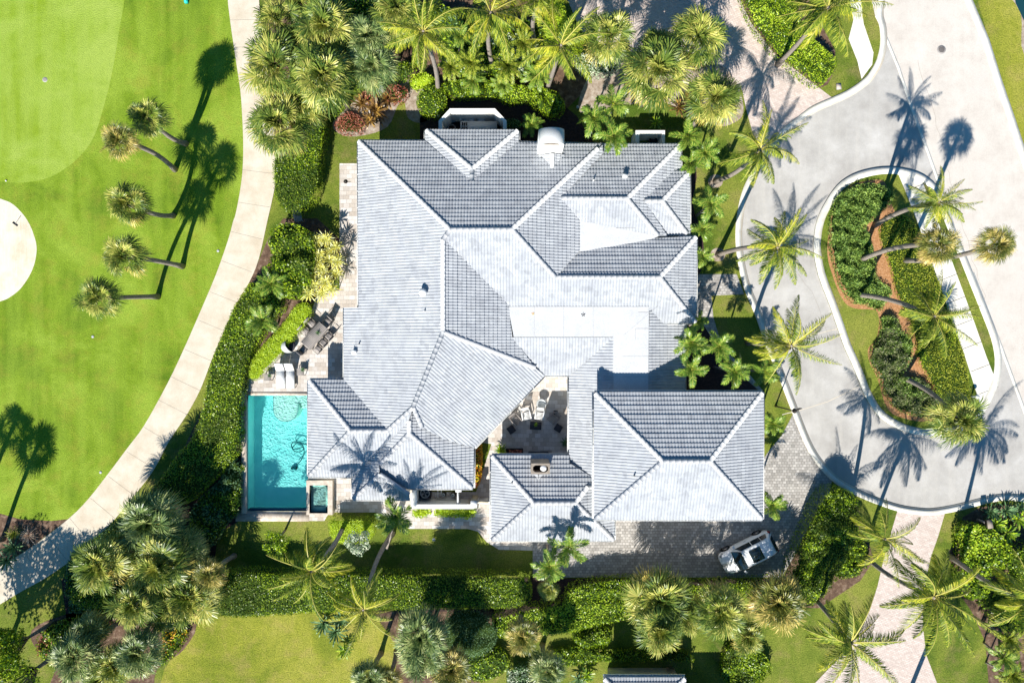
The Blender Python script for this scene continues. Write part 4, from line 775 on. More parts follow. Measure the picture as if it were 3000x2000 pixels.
# --- leafy masses
def poly_dist(q, poly):
    """signed inside flag and distance of points to an outline"""
    P0 = np.array(poly); P1 = np.roll(P0, -1, 0); ins = np.zeros(len(q), bool); d = np.full(len(q), 1e9)
    for a, c in zip(P0, P1):
        cond = (a[1] > q[:, 1]) != (c[1] > q[:, 1]); xi = (c[0] - a[0]) * (q[:, 1] - a[1]) / (c[1] - a[1] + 1e-12) + a[0]; ins ^= cond & (q[:, 0] < xi)
        e = c - a; t = np.clip(((q - a) @ e) / (e @ e + 1e-12), 0, 1); d = np.minimum(d, np.linalg.norm(q - (a + t[:, None] * e), axis=1))
    return ins, d
def lumps(q, amp, sc, seed):
    rg = np.random.default_rng(seed); z = np.zeros(len(q))
    for _ in range(7):
        k = rg.normal(0, sc, 2); z += np.sin(q @ k + rg.uniform(0, 6.28))
    return amp * z / 2.6
def leaves(b, p, nrm, size, m, rg, aspect=.55, spread=.6):
    n = len(p); nn = nrm + rg.normal(0, spread, (n, 3)); nn /= np.linalg.norm(nn, axis=1)[:, None]
    t = np.cross(nn, rg.normal(0, 1, (n, 3))); t /= np.linalg.norm(t, axis=1)[:, None]; s = np.cross(nn, t)
    L = size * rg.uniform(.65, 1.3, n)[:, None]; w = L * aspect
    b.quads(np.stack([p - t * L * .5, p + s * w * .5, p + t * L * .5, p - s * w * .5], 1), m)
def hedge(name, px, h, m, label, cat='hedge', leaf=.1, dens=230, amp=.03, sc=6, rnd=.22, group=None, sm=True, m2=None, f2=0., zb=0., aspect=.55, spread=.6, flat=False, kind=None, base_h=None):
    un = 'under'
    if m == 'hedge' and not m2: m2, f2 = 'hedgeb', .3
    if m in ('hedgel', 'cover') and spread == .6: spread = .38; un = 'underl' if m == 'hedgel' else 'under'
    if sm: px = smooth(px)
    zt = h * .75 if base_h is None else base_h
    poly = [P(x, y, zt)[:2] for x, y in px]; pa = np.array(poly); seed = int(abs(px[0][0]) + abs(px[0][1])); rg = np.random.default_rng(seed)
    lo, hi = pa.min(0), pa.max(0); area = (hi - lo).prod(); q = rg.uniform(lo, hi, (int(area * dens), 2)); ins, d = poly_dist(q, poly); q, d = q[ins], d[ins]
    def top(q, d): return zb + (h - zb) * 1.0 - rnd * np.exp(-d / (.6 * rnd + .01)) + lumps(q, amp, sc, seed)
    z = top(q, d); e = .05; g = np.stack([(lumps(q + [e, 0], amp, sc, seed) - lumps(q, amp, sc, seed)) / e, (lumps(q + [0, e], amp, sc, seed) - lumps(q, amp, sc, seed)) / e], 1)
    nr = np.c_[-g, np.ones(len(q))]
    b = MB(); pts = np.c_[q, z + rg.uniform(-.05, .03, len(q))]
    if m2: k = (lumps(q, 1, 1.4, seed + 9) + rg.normal(0, .35, len(q))) > (1 - 2 * f2); leaves(b, pts[~k], nr[~k], leaf, m, rg, aspect, spread); leaves(b, pts[k], nr[k], leaf, m2, rg, aspect, spread)
    else: leaves(b, pts, nr, leaf, m, rg, aspect, spread)
    # sides
    for a, c in zip(pa, np.roll(pa, -1, 0)):
        L = np.linalg.norm(c - a); k = int(L * h * dens * .5)
        if k < 1: continue
        t = rg.uniform(0, 1, k); zz = rg.uniform(.05, max(.06, h - rnd * .4), k); nv = np.array((c[1] - a[1], a[0] - c[0])) / (L + 1e-9)
        pp = a + np.outer(t, c - a) - nv * (-rg.uniform(-.05, .06, k))[:, None] * (-1); leaves(b, np.c_[pp, zz], np.tile((nv[0], nv[1], .3), (k, 1)), leaf, m, rg, aspect, spread)
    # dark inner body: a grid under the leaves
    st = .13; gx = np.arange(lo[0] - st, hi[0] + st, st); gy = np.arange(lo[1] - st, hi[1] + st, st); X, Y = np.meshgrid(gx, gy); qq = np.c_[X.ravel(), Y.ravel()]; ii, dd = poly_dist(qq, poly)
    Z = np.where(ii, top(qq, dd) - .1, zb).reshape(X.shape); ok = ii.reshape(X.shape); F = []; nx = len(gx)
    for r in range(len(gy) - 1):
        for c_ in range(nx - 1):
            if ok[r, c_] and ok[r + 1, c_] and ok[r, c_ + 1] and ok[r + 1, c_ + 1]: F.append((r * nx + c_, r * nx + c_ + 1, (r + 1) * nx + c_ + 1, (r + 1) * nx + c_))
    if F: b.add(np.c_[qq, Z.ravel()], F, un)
    o = b.build(name); return tag(o, label, cat, group, kind)
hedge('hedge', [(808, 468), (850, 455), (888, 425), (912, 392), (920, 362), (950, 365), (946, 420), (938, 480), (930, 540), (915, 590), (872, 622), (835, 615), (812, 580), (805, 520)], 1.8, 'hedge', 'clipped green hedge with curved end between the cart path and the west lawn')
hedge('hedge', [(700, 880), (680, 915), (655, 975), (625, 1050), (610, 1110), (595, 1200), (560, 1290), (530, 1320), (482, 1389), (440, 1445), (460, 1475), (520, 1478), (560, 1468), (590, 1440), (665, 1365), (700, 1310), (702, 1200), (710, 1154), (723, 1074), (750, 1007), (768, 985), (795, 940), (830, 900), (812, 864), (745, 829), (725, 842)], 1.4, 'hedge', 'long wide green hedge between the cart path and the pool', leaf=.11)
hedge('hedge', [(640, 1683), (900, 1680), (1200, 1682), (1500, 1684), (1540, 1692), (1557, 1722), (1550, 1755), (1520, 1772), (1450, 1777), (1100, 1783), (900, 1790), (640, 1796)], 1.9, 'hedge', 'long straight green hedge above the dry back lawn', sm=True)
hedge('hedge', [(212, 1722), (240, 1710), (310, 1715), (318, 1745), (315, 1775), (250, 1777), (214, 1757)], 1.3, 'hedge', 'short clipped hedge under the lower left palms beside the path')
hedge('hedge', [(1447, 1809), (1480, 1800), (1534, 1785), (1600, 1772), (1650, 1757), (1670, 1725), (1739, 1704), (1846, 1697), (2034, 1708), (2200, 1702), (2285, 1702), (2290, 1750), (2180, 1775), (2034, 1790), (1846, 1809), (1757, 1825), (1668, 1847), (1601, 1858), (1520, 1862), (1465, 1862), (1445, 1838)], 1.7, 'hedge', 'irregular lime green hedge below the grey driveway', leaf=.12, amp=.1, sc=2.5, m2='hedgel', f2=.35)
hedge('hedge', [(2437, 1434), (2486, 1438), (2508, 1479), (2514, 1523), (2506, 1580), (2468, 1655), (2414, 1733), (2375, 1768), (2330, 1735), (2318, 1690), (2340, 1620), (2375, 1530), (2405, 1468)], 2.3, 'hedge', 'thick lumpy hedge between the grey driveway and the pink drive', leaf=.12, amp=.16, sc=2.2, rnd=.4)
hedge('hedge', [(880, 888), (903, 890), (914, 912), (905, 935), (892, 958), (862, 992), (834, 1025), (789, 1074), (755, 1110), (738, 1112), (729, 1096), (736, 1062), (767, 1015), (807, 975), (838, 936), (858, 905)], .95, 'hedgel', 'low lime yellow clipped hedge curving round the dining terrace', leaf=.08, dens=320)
hedge('clipped_bush', [(963, 1535), (975, 1522), (1030, 1519), (1085, 1521), (1098, 1542), (1090, 1572), (1060, 1592), (1000, 1590), (970, 1570)], 1.3, 'hedgel', 'lime yellow clipped bush beside the spa terrace', 'bush', leaf=.08, dens=320)
hedge('hedge', [(2175, -40), (2300, -40), (2335, 55), (2372, 110), (2435, 165), (2446, 200), (2430, 225), (2398, 250), (2355, 222), (2300, 178), (2240, 115), (2205, 62)], 1.3, 'hedge', 'sprawling bright green hedge beside the upper pink drive', leaf=.12, amp=.08, sc=3, m2='hedgel', f2=.4)
hedge('bush', [(1620, -30), (1650, 20), (1668, 90), (1705, 125), (1690, 175), (1650, 160), (1610, 170), (1595, 110), (1600, 40)], 2.2, 'hedgel', 'loose bright green bush beside the top of the pink drive', 'bush', leaf=.15, dens=160, amp=.22, sc=2.5, rnd=.4)
hedge('bush', [(793, 705), (802, 672), (840, 657), (888, 668), (918, 700), (922, 780), (905, 850), (872, 872), (832, 868), (800, 835), (787, 790), (800, 745)], 2.4, 'hedge', 'large rounded glossy green bush beside the yellow plants', 'bush', leaf=.15, dens=190, amp=.25, sc=2.6, rnd=.5)
hedge('bush', [(1222, 285), (1240, 262), (1275, 252), (1302, 270), (1306, 305), (1290, 332), (1250, 338), (1226, 318)], 1.5, 'hedge', 'round clipped green bush left of the octagonal enclosure', 'bush', leaf=.1, rnd=.4)
hedge('shrub', [(1300, 245), (1400, 235), (1500, 250), (1600, 262), (1642, 285), (1635, 325), (1600, 335), (1565, 315), (1545, 295), (1490, 300), (1440, 282), (1340, 285), (1310, 272)], 1.2, 'hedge', 'scalloped green shrub border above the octagonal enclosure', 'shrub', leaf=.12, amp=.25, sc=3.5, rnd=.3, m2='hedgel', f2=.3)
hedge('shrub', [(1640, 285), (1655, 315), (1635, 338), (1600, 335), (1585, 305), (1600, 280)], 1.4, 'hedge', 'round dark shrub at the right end of the scalloped border', 'shrub', leaf=.14, dens=130, amp=.2, sc=3, rnd=.4)
hedge('shrub', [(1690, 165), (1740, 158), (1800, 168), (1818, 190), (1790, 212), (1740, 220), (1700, 205)], 1.2, 'silver', 'silvery leaved shrub under the north sabal palm', 'shrub', leaf=.13, amp=.15, sc=3, rnd=.3)
hedge('shrub', [(1205, 225), (1240, 215), (1275, 235), (1265, 258), (1225, 262), (1203, 250)], .9, 'hedgel', 'small bright shrub at the foot of the first coconut palm', 'shrub', leaf=.15, dens=120, amp=.2, sc=3)
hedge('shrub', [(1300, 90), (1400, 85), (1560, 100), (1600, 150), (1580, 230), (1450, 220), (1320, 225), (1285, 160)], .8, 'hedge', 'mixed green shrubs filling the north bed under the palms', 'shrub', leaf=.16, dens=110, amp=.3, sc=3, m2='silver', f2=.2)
hedge('shrub', [(1480, 352), (1518, 350), (1522, 376), (1482, 376)], .6, 'bluegreen', 'small dark shrub right of the octagonal enclosure', 'shrub', leaf=.1)
hedge('shrub', [(1212, 1492), (1250, 1490), (1262, 1505), (1240, 1516), (1210, 1512)], .5, 'hedgel', 'small bright plant under the left end of the equipment wall', 'shrub', leaf=.16, dens=90, amp=.1)
hedge('shrub', [(1285, 1490), (1385, 1490), (1390, 1508), (1370, 1520), (1340, 1514), (1290, 1512), (1272, 1505)], .6, 'hedgel', 'row of leafy lime plants along the equipment wall', 'shrub', leaf=.17, dens=110, amp=.12)
hedge('croton', [(1389, 1305), (1408, 1300), (1411, 1350), (1408, 1400), (1398, 1424), (1389, 1420)], .9, 'croton', 'orange and yellow croton strip beside the west wing wall', 'shrub', leaf=.13, amp=.1, m2='red', f2=.3)
hedge('croton', [(990, 348), (1020, 330), (1050, 340), (1068, 360), (1060, 385), (1030, 392), (1000, 390), (982, 370)], .8, 'red', 'pinkish red croton bush at the left of the bronze plants', 'shrub', leaf=.11, amp=.14, sc=4)
hedge('croton', [(1125, 262), (1150, 250), (1185, 258), (1195, 275), (1175, 298), (1145, 300), (1128, 285)], .9, 'red', 'pinkish red croton bush at the right of the bronze plants', 'shrub', leaf=.11, amp=.14, sc=4)
hedge('croton', [(1062, 272), (1085, 262), (1092, 285), (1075, 300), (1058, 292)], .8, 'red', 'small red croton behind the bronze plants', 'shrub', leaf=.11, amp=.1, sc=4)
hedge('flowering_shrub', [(130, 1840), (200, 1815), (260, 1805), (330, 1815), (300, 1860), (230, 1900), (180, 1950), (130, 1940), (108, 1890)], .8, 'hedge', 'dark shrub dotted with red flowers at the lower left', 'shrub', leaf=.14, dens=120, amp=.2, sc=3, m2='red', f2=.27)
hedge('flowering_shrub', [(475, 1850), (500, 1838), (545, 1850), (530, 1890), (500, 1930), (465, 1950), (455, 1920), (475, 1890)], .8, 'hedge', 'dark shrub with red flowers at the edge of the dry lawn', 'shrub', leaf=.14, dens=120, amp=.2, sc=3, m2='croton', f2=.12)
hedge('shrub', [(1320, 1795), (1400, 1790), (1450, 1830), (1455, 1870), (1430, 1905), (1380, 1930), (1320, 1915), (1300, 1860)], 2.2, 'bluegreen', 'feathery blue green shrub between the long hedge and the small lawn', 'shrub', leaf=.12, dens=220, amp=.3, sc=2.2, rnd=.6, aspect=.25)
hedge('shrub', [(1680, 1850), (1740, 1830), (1790, 1850), (1780, 1890), (1720, 1895), (1685, 1880)], 1.2, 'hedge', 'rounded dark shrub standing on the small lawn north of the neighbour', 'shrub', leaf=.13, amp=.2, sc=3, rnd=.5)
hedge('shrub', [(1340, 1930), (1420, 1900), (1470, 1900), (1490, 1950), (1440, 1990), (1350, 1990)], .8, 'hedge', 'low shrub between the lower edge palms', 'shrub', leaf=.14, amp=.2, sc=3, dens=120)
hedge('shrub', [(2130, 1900), (2180, 1880), (2230, 1910), (2260, 1960), (2200, 2010), (2120, 1990)], .9, 'hedge', 'dark shrub at the lower edge right of the neighbour house', 'shrub', leaf=.14, amp=.2, sc=3)
hedge('shrub', [(1490, 1962), (1540, 1948), (1580, 1965), (1600, 2010), (1500, 2020)], .9, 'bluegreen', 'dark shrub with white blossom at the lower edge', 'shrub', leaf=.12, m2='silver', f2=.3, amp=.15)
hedge('shrub', [(1600, 1915), (1700, 1895), (1800, 1908), (1900, 1900), (1990, 1905), (2030, 1925), (2025, 1938), (1985, 1936), (1850, 1934), (1750, 1938), (1640, 1950)], .7, 'hedge', 'low dark shrub row along the neighbour north wall', 'shrub', leaf=.12, amp=.12)
hedge('shrub', [(2816, 1545), (2860, 1535), (2920, 1560), (2960, 1610), (2940, 1660), (2900, 1690), (2880, 1740), (2830, 1750), (2812, 1690), (2818, 1640), (2814, 1590)], 1.3, 'hedge', 'big leaved green shrub right of the lower pink drive', 'shrub', leaf=.19, dens=130, amp=.22, sc=2.6, m2='hedgel', f2=.4)
hedge('shrub', [(2890, 1745), (3080, 1740), (3080, 1840), (2960, 1850), (2900, 1800)], 1.2, 'hedge', 'bright green shrub mass at the right edge', 'shrub', leaf=.15, dens=130, amp=.2, sc=2.6)
hedge('shrub', [(2960, 1620), (3080, 1600), (3080, 1740), (2960, 1720)], 1.6, 'hedge', 'tall green shrub cut by the right edge behind the bare trunk', 'shrub', leaf=.15, dens=130, amp=.25, sc=2.6)
hedge('shrub', [(2445, 1590), (2500, 1575), (2540, 1600), (2545, 1650), (2500, 1690), (2450, 1690), (2430, 1660)], .6, 'hedge', 'low leafy shrub between the thick hedge and the pink drive', 'shrub', leaf=.16, dens=100, amp=.15)
hedge('shrub', [(590, 1455), (640, 1410), (690, 1345), (705, 1400), (703, 1490), (660, 1540), (620, 1600), (560, 1560), (560, 1500)], .8, 'bluegreen', 'low dark green shrubs in the shade west of the pool', 'shrub', leaf=.14, dens=130, amp=.2, sc=3, m2='hedge', f2=.4)
hedge('shrub', [(960, 10), (1060, 5), (1200, 10), (1300, 20), (1420, 60), (1560, 70), (1590, 100), (1300, 85), (1180, 130), (1000, 100)], 1.2, 'hedge', 'dense mixed shrubs at the top edge behind the palms', 'shrub', leaf=.16, dens=110, amp=.3, sc=3, m2='bluegreen', f2=.5)
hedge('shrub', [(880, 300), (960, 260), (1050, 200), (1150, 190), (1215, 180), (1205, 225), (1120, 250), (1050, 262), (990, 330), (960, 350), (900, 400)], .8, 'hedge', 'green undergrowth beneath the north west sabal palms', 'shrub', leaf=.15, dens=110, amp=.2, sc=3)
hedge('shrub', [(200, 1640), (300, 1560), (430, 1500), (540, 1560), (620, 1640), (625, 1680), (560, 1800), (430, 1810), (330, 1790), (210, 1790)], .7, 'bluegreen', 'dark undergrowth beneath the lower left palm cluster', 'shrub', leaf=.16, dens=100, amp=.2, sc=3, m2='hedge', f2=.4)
for k, (px, mm, m2, f2, lab, lf, asp) in enumerate([
  ([(2450, 582), (2486, 554), (2539, 538), (2590, 545), (2618, 576), (2596, 607), (2568, 634), (2535, 665), (2548, 695), (2557, 735), (2566, 766), (2571, 815), (2612, 851), (2593, 887), (2579, 909), (2539, 891), (2504, 887), (2486, 873), (2463, 833), (2450, 793), (2437, 739), (2434, 650)], 'juniper', None, 0, 'feathery green juniper covering the upper left of the island', .17, .28),
  ([(2588, 929), (2624, 927), (2646, 971), (2673, 1000), (2672, 1040), (2660, 1074), (2645, 1101), (2700, 1112), (2740, 1150), (2758, 1195), (2736, 1221), (2669, 1214), (2620, 1188), (2590, 1141), (2579, 1105), (2557, 1065), (2556, 1025), (2575, 1000), (2584, 962)], 'juniper', 'juniperp', .45, 'green and bronze juniper covering the lower left of the island', .15, .3),
  ([(2579, 672), (2602, 634), (2646, 630), (2680, 655), (2705, 710), (2731, 779), (2771, 878), (2800, 960), (2825, 1052), (2843, 1165), (2790, 1180), (2758, 1180), (2727, 1115), (2691, 1050), (2686, 1007), (2673, 954), (2646, 900), (2624, 846), (2615, 797), (2593, 735), (2582, 700)], 'cover', 'hedgel', .2, 'low yellow green clipped ground cover along the island sidewalk', .09, .6)]):
    hedge('ground_cover' if k == 2 else 'juniper_shrub', px, .62 if k < 2 else .5, mm, lab, 'shrub', leaf=lf, dens=240, amp=.2 if k < 2 else .02, sc=4, rnd=.15, m2=m2, f2=f2, zb=.09, aspect=asp, spread=.9)
def rosette(seed, m, n=26, L=.5, w=.035, droop=.5, up=60, m2=None):
    rg = np.random.default_rng(seed); Q = []; Q2 = []
    for i in range(n):
        f = (i + .5) / n; az = i * 2.39996; el = R(up + 20 - (up + 25) * f + rg.normal(0, 6)); d = np.array((math.cos(az) * math.cos(el), math.sin(az) * math.cos(el), math.sin(el))); s = unit(np.cross(d, (0, 0, 1))) * w
        l = L * rg.uniform(.8, 1.15); a = d * l * .45; c = d * l * .8 + np.array((0, 0, -.12 * droop * l)); e = d * l + np.array((0, 0, -.45 * droop * l)); T = Q2 if (m2 and rg.random() < .4) else Q
        T += [[-s * .4, s * .4, a + s, a - s], [a - s, a + s, c + s * .7, c - s * .7], [c - s * .7, c + s * .7, e + s * .06, e - s * .06]]
    b = MB(); b.quads(Q, m)
    if Q2: b.quads(Q2, m2)
    return b.mesh('leaves')
def plant(mesh, x, y, z, sc, name, label, cat, group, stem=True):
    p = P(x, y, z); root = thing(name, (p[0], p[1], 0), label, cat, group)
    o = bpy.data.objects.new('leaves', mesh); C.objects.link(o); o.parent = root; o.location = (0, 0, z); o.scale = (sc,) * 3; o.rotation_euler = (random.gauss(0, .15), random.gauss(0, .15), random.uniform(0, 6))
    if stem and z > .3: b = MB(); b.tube([(0, 0, 0), (0, 0, z)], .03, 'trunk', 6); b.build('stem', root)
    return root
YR = [rosette(51, 'yellow', 40, .62, .028, .8), rosette(52, 'yellow', 36, .58, .03, .9)]
YL = ['left edge of the clump below the upper left one', 'upper left corner of the clump', 'top of the clump', 'upper right corner of the clump', 'left edge of the clump, middle height', 'left of the clump centre', 'right of the clump centre', 'centre of the clump', 'lower left part of the clump', 'right edge of the clump beside the paving', 'lower right part of the clump', 'bottom left of the clump', 'bottom of the clump nearest the terrace', 'bottom right corner of the clump', 'lowest at the left beside the round bush', 'upper middle of the clump', 'inner left of the clump behind the centre', 'right edge of the clump, middle height']
for k, (x, y) in enumerate([(905, 735), (925, 705), (955, 700), (985, 725), (900, 770), (935, 745), (970, 765), (945, 790), (915, 800), (985, 800), (955, 825), (920, 835), (945, 858), (975, 845), (905, 858), (965, 735), (930, 770), (990, 765)]):
    plant(YR[k % 2], x, y, 1.2 + .5 * math.sin(k * 2.1) ** 2, 1.25, 'dracaena', 'bright yellow spiky dracaena at the ' + YL[k], 'plant', 'yellow dracaenas beside the west terrace')
BR = rosette(53, 'bronze', 26, 1.0, .075, .4, 60, 'bronze'); BR.materials.append(M['croton'])
for k, (x, y, s, lab) in enumerate([(1100, 325, 1.15, 'largest bronze and orange leaved plant of the red bed'), (1135, 290, .95, 'bronze leaved plant beside the right red croton'), (1062, 305, .9, 'bronze leaved plant beside the left red croton'), (1085, 352, .8, 'lowest bronze leaved plant of the red bed'), (1120, 262, .75, 'bronze leaved plant at the back of the red bed'), (1990, 318, .8, 'bronze leaved plant between two sabal palms'), (2010, 290, .7, 'bronze leaved plant under the corner sabal palm')]):
    plant(BR, x, y, .5, s, 'bronze_plant', lab, 'plant', 'bronze leaved plants')
GR = rosette(54, 'xmas', 30, .8, .06, .5, 60, 'hedgel'); DK = rosette(55, 'bluegreen', 30, .8, .05, .4)
for k, (x, y, me, s, lab) in enumerate([(2915, 1535, GR, 1.2, 'lime green ginger clump right of the mailbox'), (2950, 1560, GR, 1.2, 'lime green ginger clump at the right edge, upper'), (2980, 1520, GR, 1.1, 'lime green ginger clump cut by the right edge'), (2900, 1500, DK, 1.0, 'dark spiky plant behind the mailbox'), (2945, 1495, DK, 1.1, 'dark spiky plant beside the lower kerb'), (2985, 1490, DK, 1.0, 'dark spiky plant at the right edge by the kerb'),
   (2940, 1600, GR, 1.0, 'lime green ginger clump above the leafy shrub'), (1922, 360, GR, .75, 'young plant with pale tips above the small enclosure'), (1468, 1318, GR, .7, 'grassy plant at the corner of the pavilion roof'), (1657, 1296, DK, .6, 'shaded potted fern against the courtyard east side'), (42, 1603, DK, 1.3, 'dark green spiky plant beside the lower left path'), (20, 1640, DK, 1.1, 'dark spiky plant at the left edge by the path'),
   (715, 1195, GR, .33, 'upper small bromeliad on the pool wall'), (713, 1265, GR, .33, 'middle small bromeliad on the pool wall'), (711, 1370, GR, .36, 'lower small bromeliad on the pool wall'), (1010, 1905, GR, .9, 'banana like plant at the right of the dry lawn'), (950, 1825, DK, 1.2, 'broad leaved dark plant under the coconut palm by the dry lawn'), (985, 1850, DK, 1.2, 'second broad leaved plant under the coconut palm'), (1000, 1810, DK, 1.0, 'dark plant against the hedge under the coconut palm'),
   (1720, 1975, GR, .9, 'spiky plant left of the neighbour wall'), (1695, 1985, DK, .9, 'dark agave at the lower edge left of the neighbour wall')]):
    plant(me, x, y, .35 if s > .4 else .3, s, 'plant', lab, 'plant', 'leafy accent plants', False)
PG = rosette(56, 'pinkgrass', 90, .7, .012, 1.0, 70)
plant(PG, 85, 1568, .3, 1.1, 'ornamental_grass', 'pinkish plumed ornamental grass beside the lower left path', 'grass clump', None, False)
plant(rosette(57, 'cover', 80, .7, .012, 1.0, 70), 42, 1562, .3, 1.0, 'ornamental_grass', 'green ornamental grass left of the pinkish one', 'grass clump', None, False)
def tree(x, y, h, rpx, m, label, base=None, n=2200, leaf=.14, name='small_tree', cat='tree', tr=.07, clumps=16, aspect=.55):
    top = np.array(P(x, y, h)); base = (top[0], top[1], 0) if base is None else P(*base); rg = np.random.default_rng(int(abs(x) * 3 + abs(y))); r = rpx * (CAMZ - h) / FPX
    root = thing(name, base, label, cat); b = MB(); rel = top - np.array(base); lb = MB()
    for k in range(clumps):
        d = unit(rg.normal(0, 1, 3) * (1, 1, .7)); c = rel + d * r * rg.uniform(.45, .8) * (1, 1, .7); rr = r * rg.uniform(.25, .45); m_ = int(n / clumps); v = rg.normal(0, 1, (m_, 3)); v /= np.linalg.norm(v, axis=1)[:, None]
        leaves(b, c + v * rr * rg.uniform(.6, 1, (m_, 1)), v, leaf, m, rg, aspect); a = rel * (.6, .6, .55); lb.tube([tuple(a), tuple((a + c) / 2 + rg.normal(0, .05, 3)), tuple(c)], [tr * .5, tr * .35, tr * .15], 'trunk', 5)
    b.build('crown', root); lb.tube([(0, 0, 0), tuple(rel * (.3, .3, .3)), tuple(rel * (.6, .6, .56))], [tr * 1.2, tr, tr * .7], 'trunk', 8); lb.build('trunk', root); return root
tree(807, 1588, 2.6, 40, 'hedge', 'small round topped tree on the lawn below the pool', (836, 1552), 1500)
tree(1048, 1585, 2.8, 40, 'silver', 'small loose crowned tree beside the clipped lime bush', (1075, 1560), 1500)
tree(20, 1905, 4.5, 75, 'hedge', 'leafy green tree at the lower left corner', None, 5000, .16, tr=.14)
tree(30, 2010, 5.5, 110, 'hedge', 'leafy green tree cut by the lower left corner', None, 6000, .17, tr=.16)
for x, y, h, r, lab in ((-250, 2120, 7, 150, 'broad tree outside the lower left corner shading the cart path'), (-30, 2210, 6.5, 130, 'broad tree below the lower left corner shading the garden')):
    tree(x, y, h, r, 'hedge', lab, None, 5000, .24, tr=.2, clumps=26)
for x, y, h, r, lab in ((1500, -130, 6, 110, 'leafy tree above the top edge of the north garden'), (1010, -120, 5, 100, 'leafy tree above the top edge near the cart path'), (1900, -200, 6, 130, 'leafy tree above the top edge shading the pink drive'), (2050, -160, 6, 100, 'second leafy tree above the top edge shading the pink drive')):
    tree(x, y, h, r, 'hedge', lab, None, 3500, .24, tr=.2, clumps=22)
# ---------------------------------------------------------------- garden walls and equipment
def part(b, name, parent, root=None):
    o = b.build(name, parent); r = root or parent
    if o.parent is r: o.location = -Vector(r.location)
    return o
def wallring(name, outer, inner, z, label, m='stucco'):
    o = [P(x, y, z)[:2] for x, y in outer]; i = [P(x, y, z)[:2] for x, y in inner]
    t = thing(name, (*np.mean(o, 0), 0), label, 'wall'); b = MB(); n = len(o)
    for k in range(n - 1): b.prism([o[k], o[k + 1], i[k + 1], i[k]][::-1], 0, z, m)
    part(b, 'wall', t); return t
wallring('equipment_wall', [(1285, 395), (1285, 354), (1318, 318), (1450, 318), (1484, 354), (1484, 395)], [(1295, 395), (1295, 356), (1321, 331), (1447, 331), (1474, 356), (1474, 395)], 1.9, 'white octagonal wall round equipment against the north eave')
wallring('equipment_wall', [(1862, 430), (1862, 382), (1948, 382), (1948, 430)], [(1873, 430), (1873, 391), (1940, 391), (1940, 430)], 1.7, 'small white three sided wall against the north eave')
wl = wallring('equipment_wall', [(1208, 1432), (1203, 1490), (1388, 1490)], [(1221, 1432), (1221, 1477), (1388, 1477)], 1.7, 'white L shaped wall round the pool equipment south of the west wing')
b = MB(); z = 1.7; p, q = P(1339, 1434, z), P(1342, 1478, z); b.box(((p[0] + q[0]) / 2, (p[1] + q[1]) / 2, .8), (.09, p[1] - q[1], 1.6), 'white'); part(b, 'partition', wl)
b = MB(); p = P(1388, 1480, 1.9); b.box((p[0], p[1] + .08, .95), (.38, .42, 1.9), 'cream'); b.box((p[0], p[1] + .08, 1.92), (.44, .48, .06), 'white'); part(b, 'pillar', wl)
g = thing('garden_gate', P(1416, 1476), 'white garden gate between the equipment wall and the pavilion', 'gate'); b = MB(); p = P(1416, 1470, 1.2)
b.box((p[0], p[1], .6), (.75, .06, 1.15), 'white'); part(b, 'panel', g); b = MB(); b.box((p[0], p[1], 1.22), (.82, .14, .08), 'cream'); part(b, 'top_rail', g)
for x in (1400, 1434): b = MB(); p = P(x, 1470, 1.2); b.box((p[0], p[1], .65), (.12, .14, 1.3), 'white'); part(b, 'post', g)
def ac(x, y, w, d, h, label, m='lgrey', fan=True, rz=0.):
    p = P(x, y, h); t = thing('air_conditioner', (p[0], p[1], 0), label, 'air conditioner', None, rz)
    b = MB(); b.box((0, 0, h / 2), (w, d, h), m); b.build('casing', t)
    if fan:
        b = MB(); b.lathe((0, 0, h), [(w * .42, .01), (w * .42, .05), (w * .36, .05), (w * .36, -.02)], 'lgrey', 20); b.build('fan_guard', t); b = MB()
        b.lathe((0, 0, h), [(w * .36, .004), (.02, .006)], 'black', 20)
        for k in range(4): a = k * 1.57; b.add([(0, 0, h + .02), (w * .34 * math.cos(a), w * .34 * math.sin(a), h + .02), (w * .34 * math.cos(a + .7), w * .34 * math.sin(a + .7), h + .03)], [(0, 1, 2)], 'grey')
        b.build('fan', t)
    return t
ac(1245, 1444, .8, .72, .8, 'round topped air conditioner with a visible fan in the pool equipment corner', 'black')
t = ac(1402, 371, 2.55, .75, 1.2, 'long pale generator cabinet inside the octagonal wall', 'lgrey', False)
b = MB()
for k in range(3):
    for j in range(2): b.box((-1.12 + k * .14, .17 - j * .3, 1.205), (.1, .24, .02), 'black')
b.build('vent_grille', t)
for k, (x, y, w, d, h, lab) in enumerate([(1365, 353, .42, .3, .6, 'pale equipment box left of three behind the generator'), (1382, 350, .4, .3, .7, 'darker equipment box middle of three behind the generator'), (1410, 351, .5, .3, .6, 'equipment box right of three behind the generator'), (1350, 348, .22, .25, .8, 'narrow grey box against the octagonal wall')]):
    t = thing('equipment_box', (*P(x, y, h)[:2], 0), lab, 'equipment'); b = MB(); b.box((0, 0, h / 2), (w, d, h), 'grey' if k % 2 else 'lgrey'); b.build('casing', t); b = MB(); b.box((0, 0, h + .02), (w + .03, d + .03, .04), 'lgrey'); b.build('lid', t)
def coil(x, y, z, r, label, m='lgrey', n=4):
    t = tag(None or MBring(x, y, z, r, m, n), label, 'hose')
def MBring(x, y, z, r, m, n):
    b = MB(); p = P(x, y, z)
    for k in range(n): rr = r * (1 - .18 * k); b.tube([(p[0] + rr * math.cos(a), p[1] + rr * math.sin(a), z + .03 * k) for a in np.linspace(0, 6.28, 20)], .025, m, 5, False)
    return b.build('hose_coil')
coil(1329, 352, .3, .14, 'coiled pale hose inside the octagonal wall'); coil(1323, 377, .5, .3, 'large grey round tank rim at the left inside the octagonal wall', 'grey', 2)
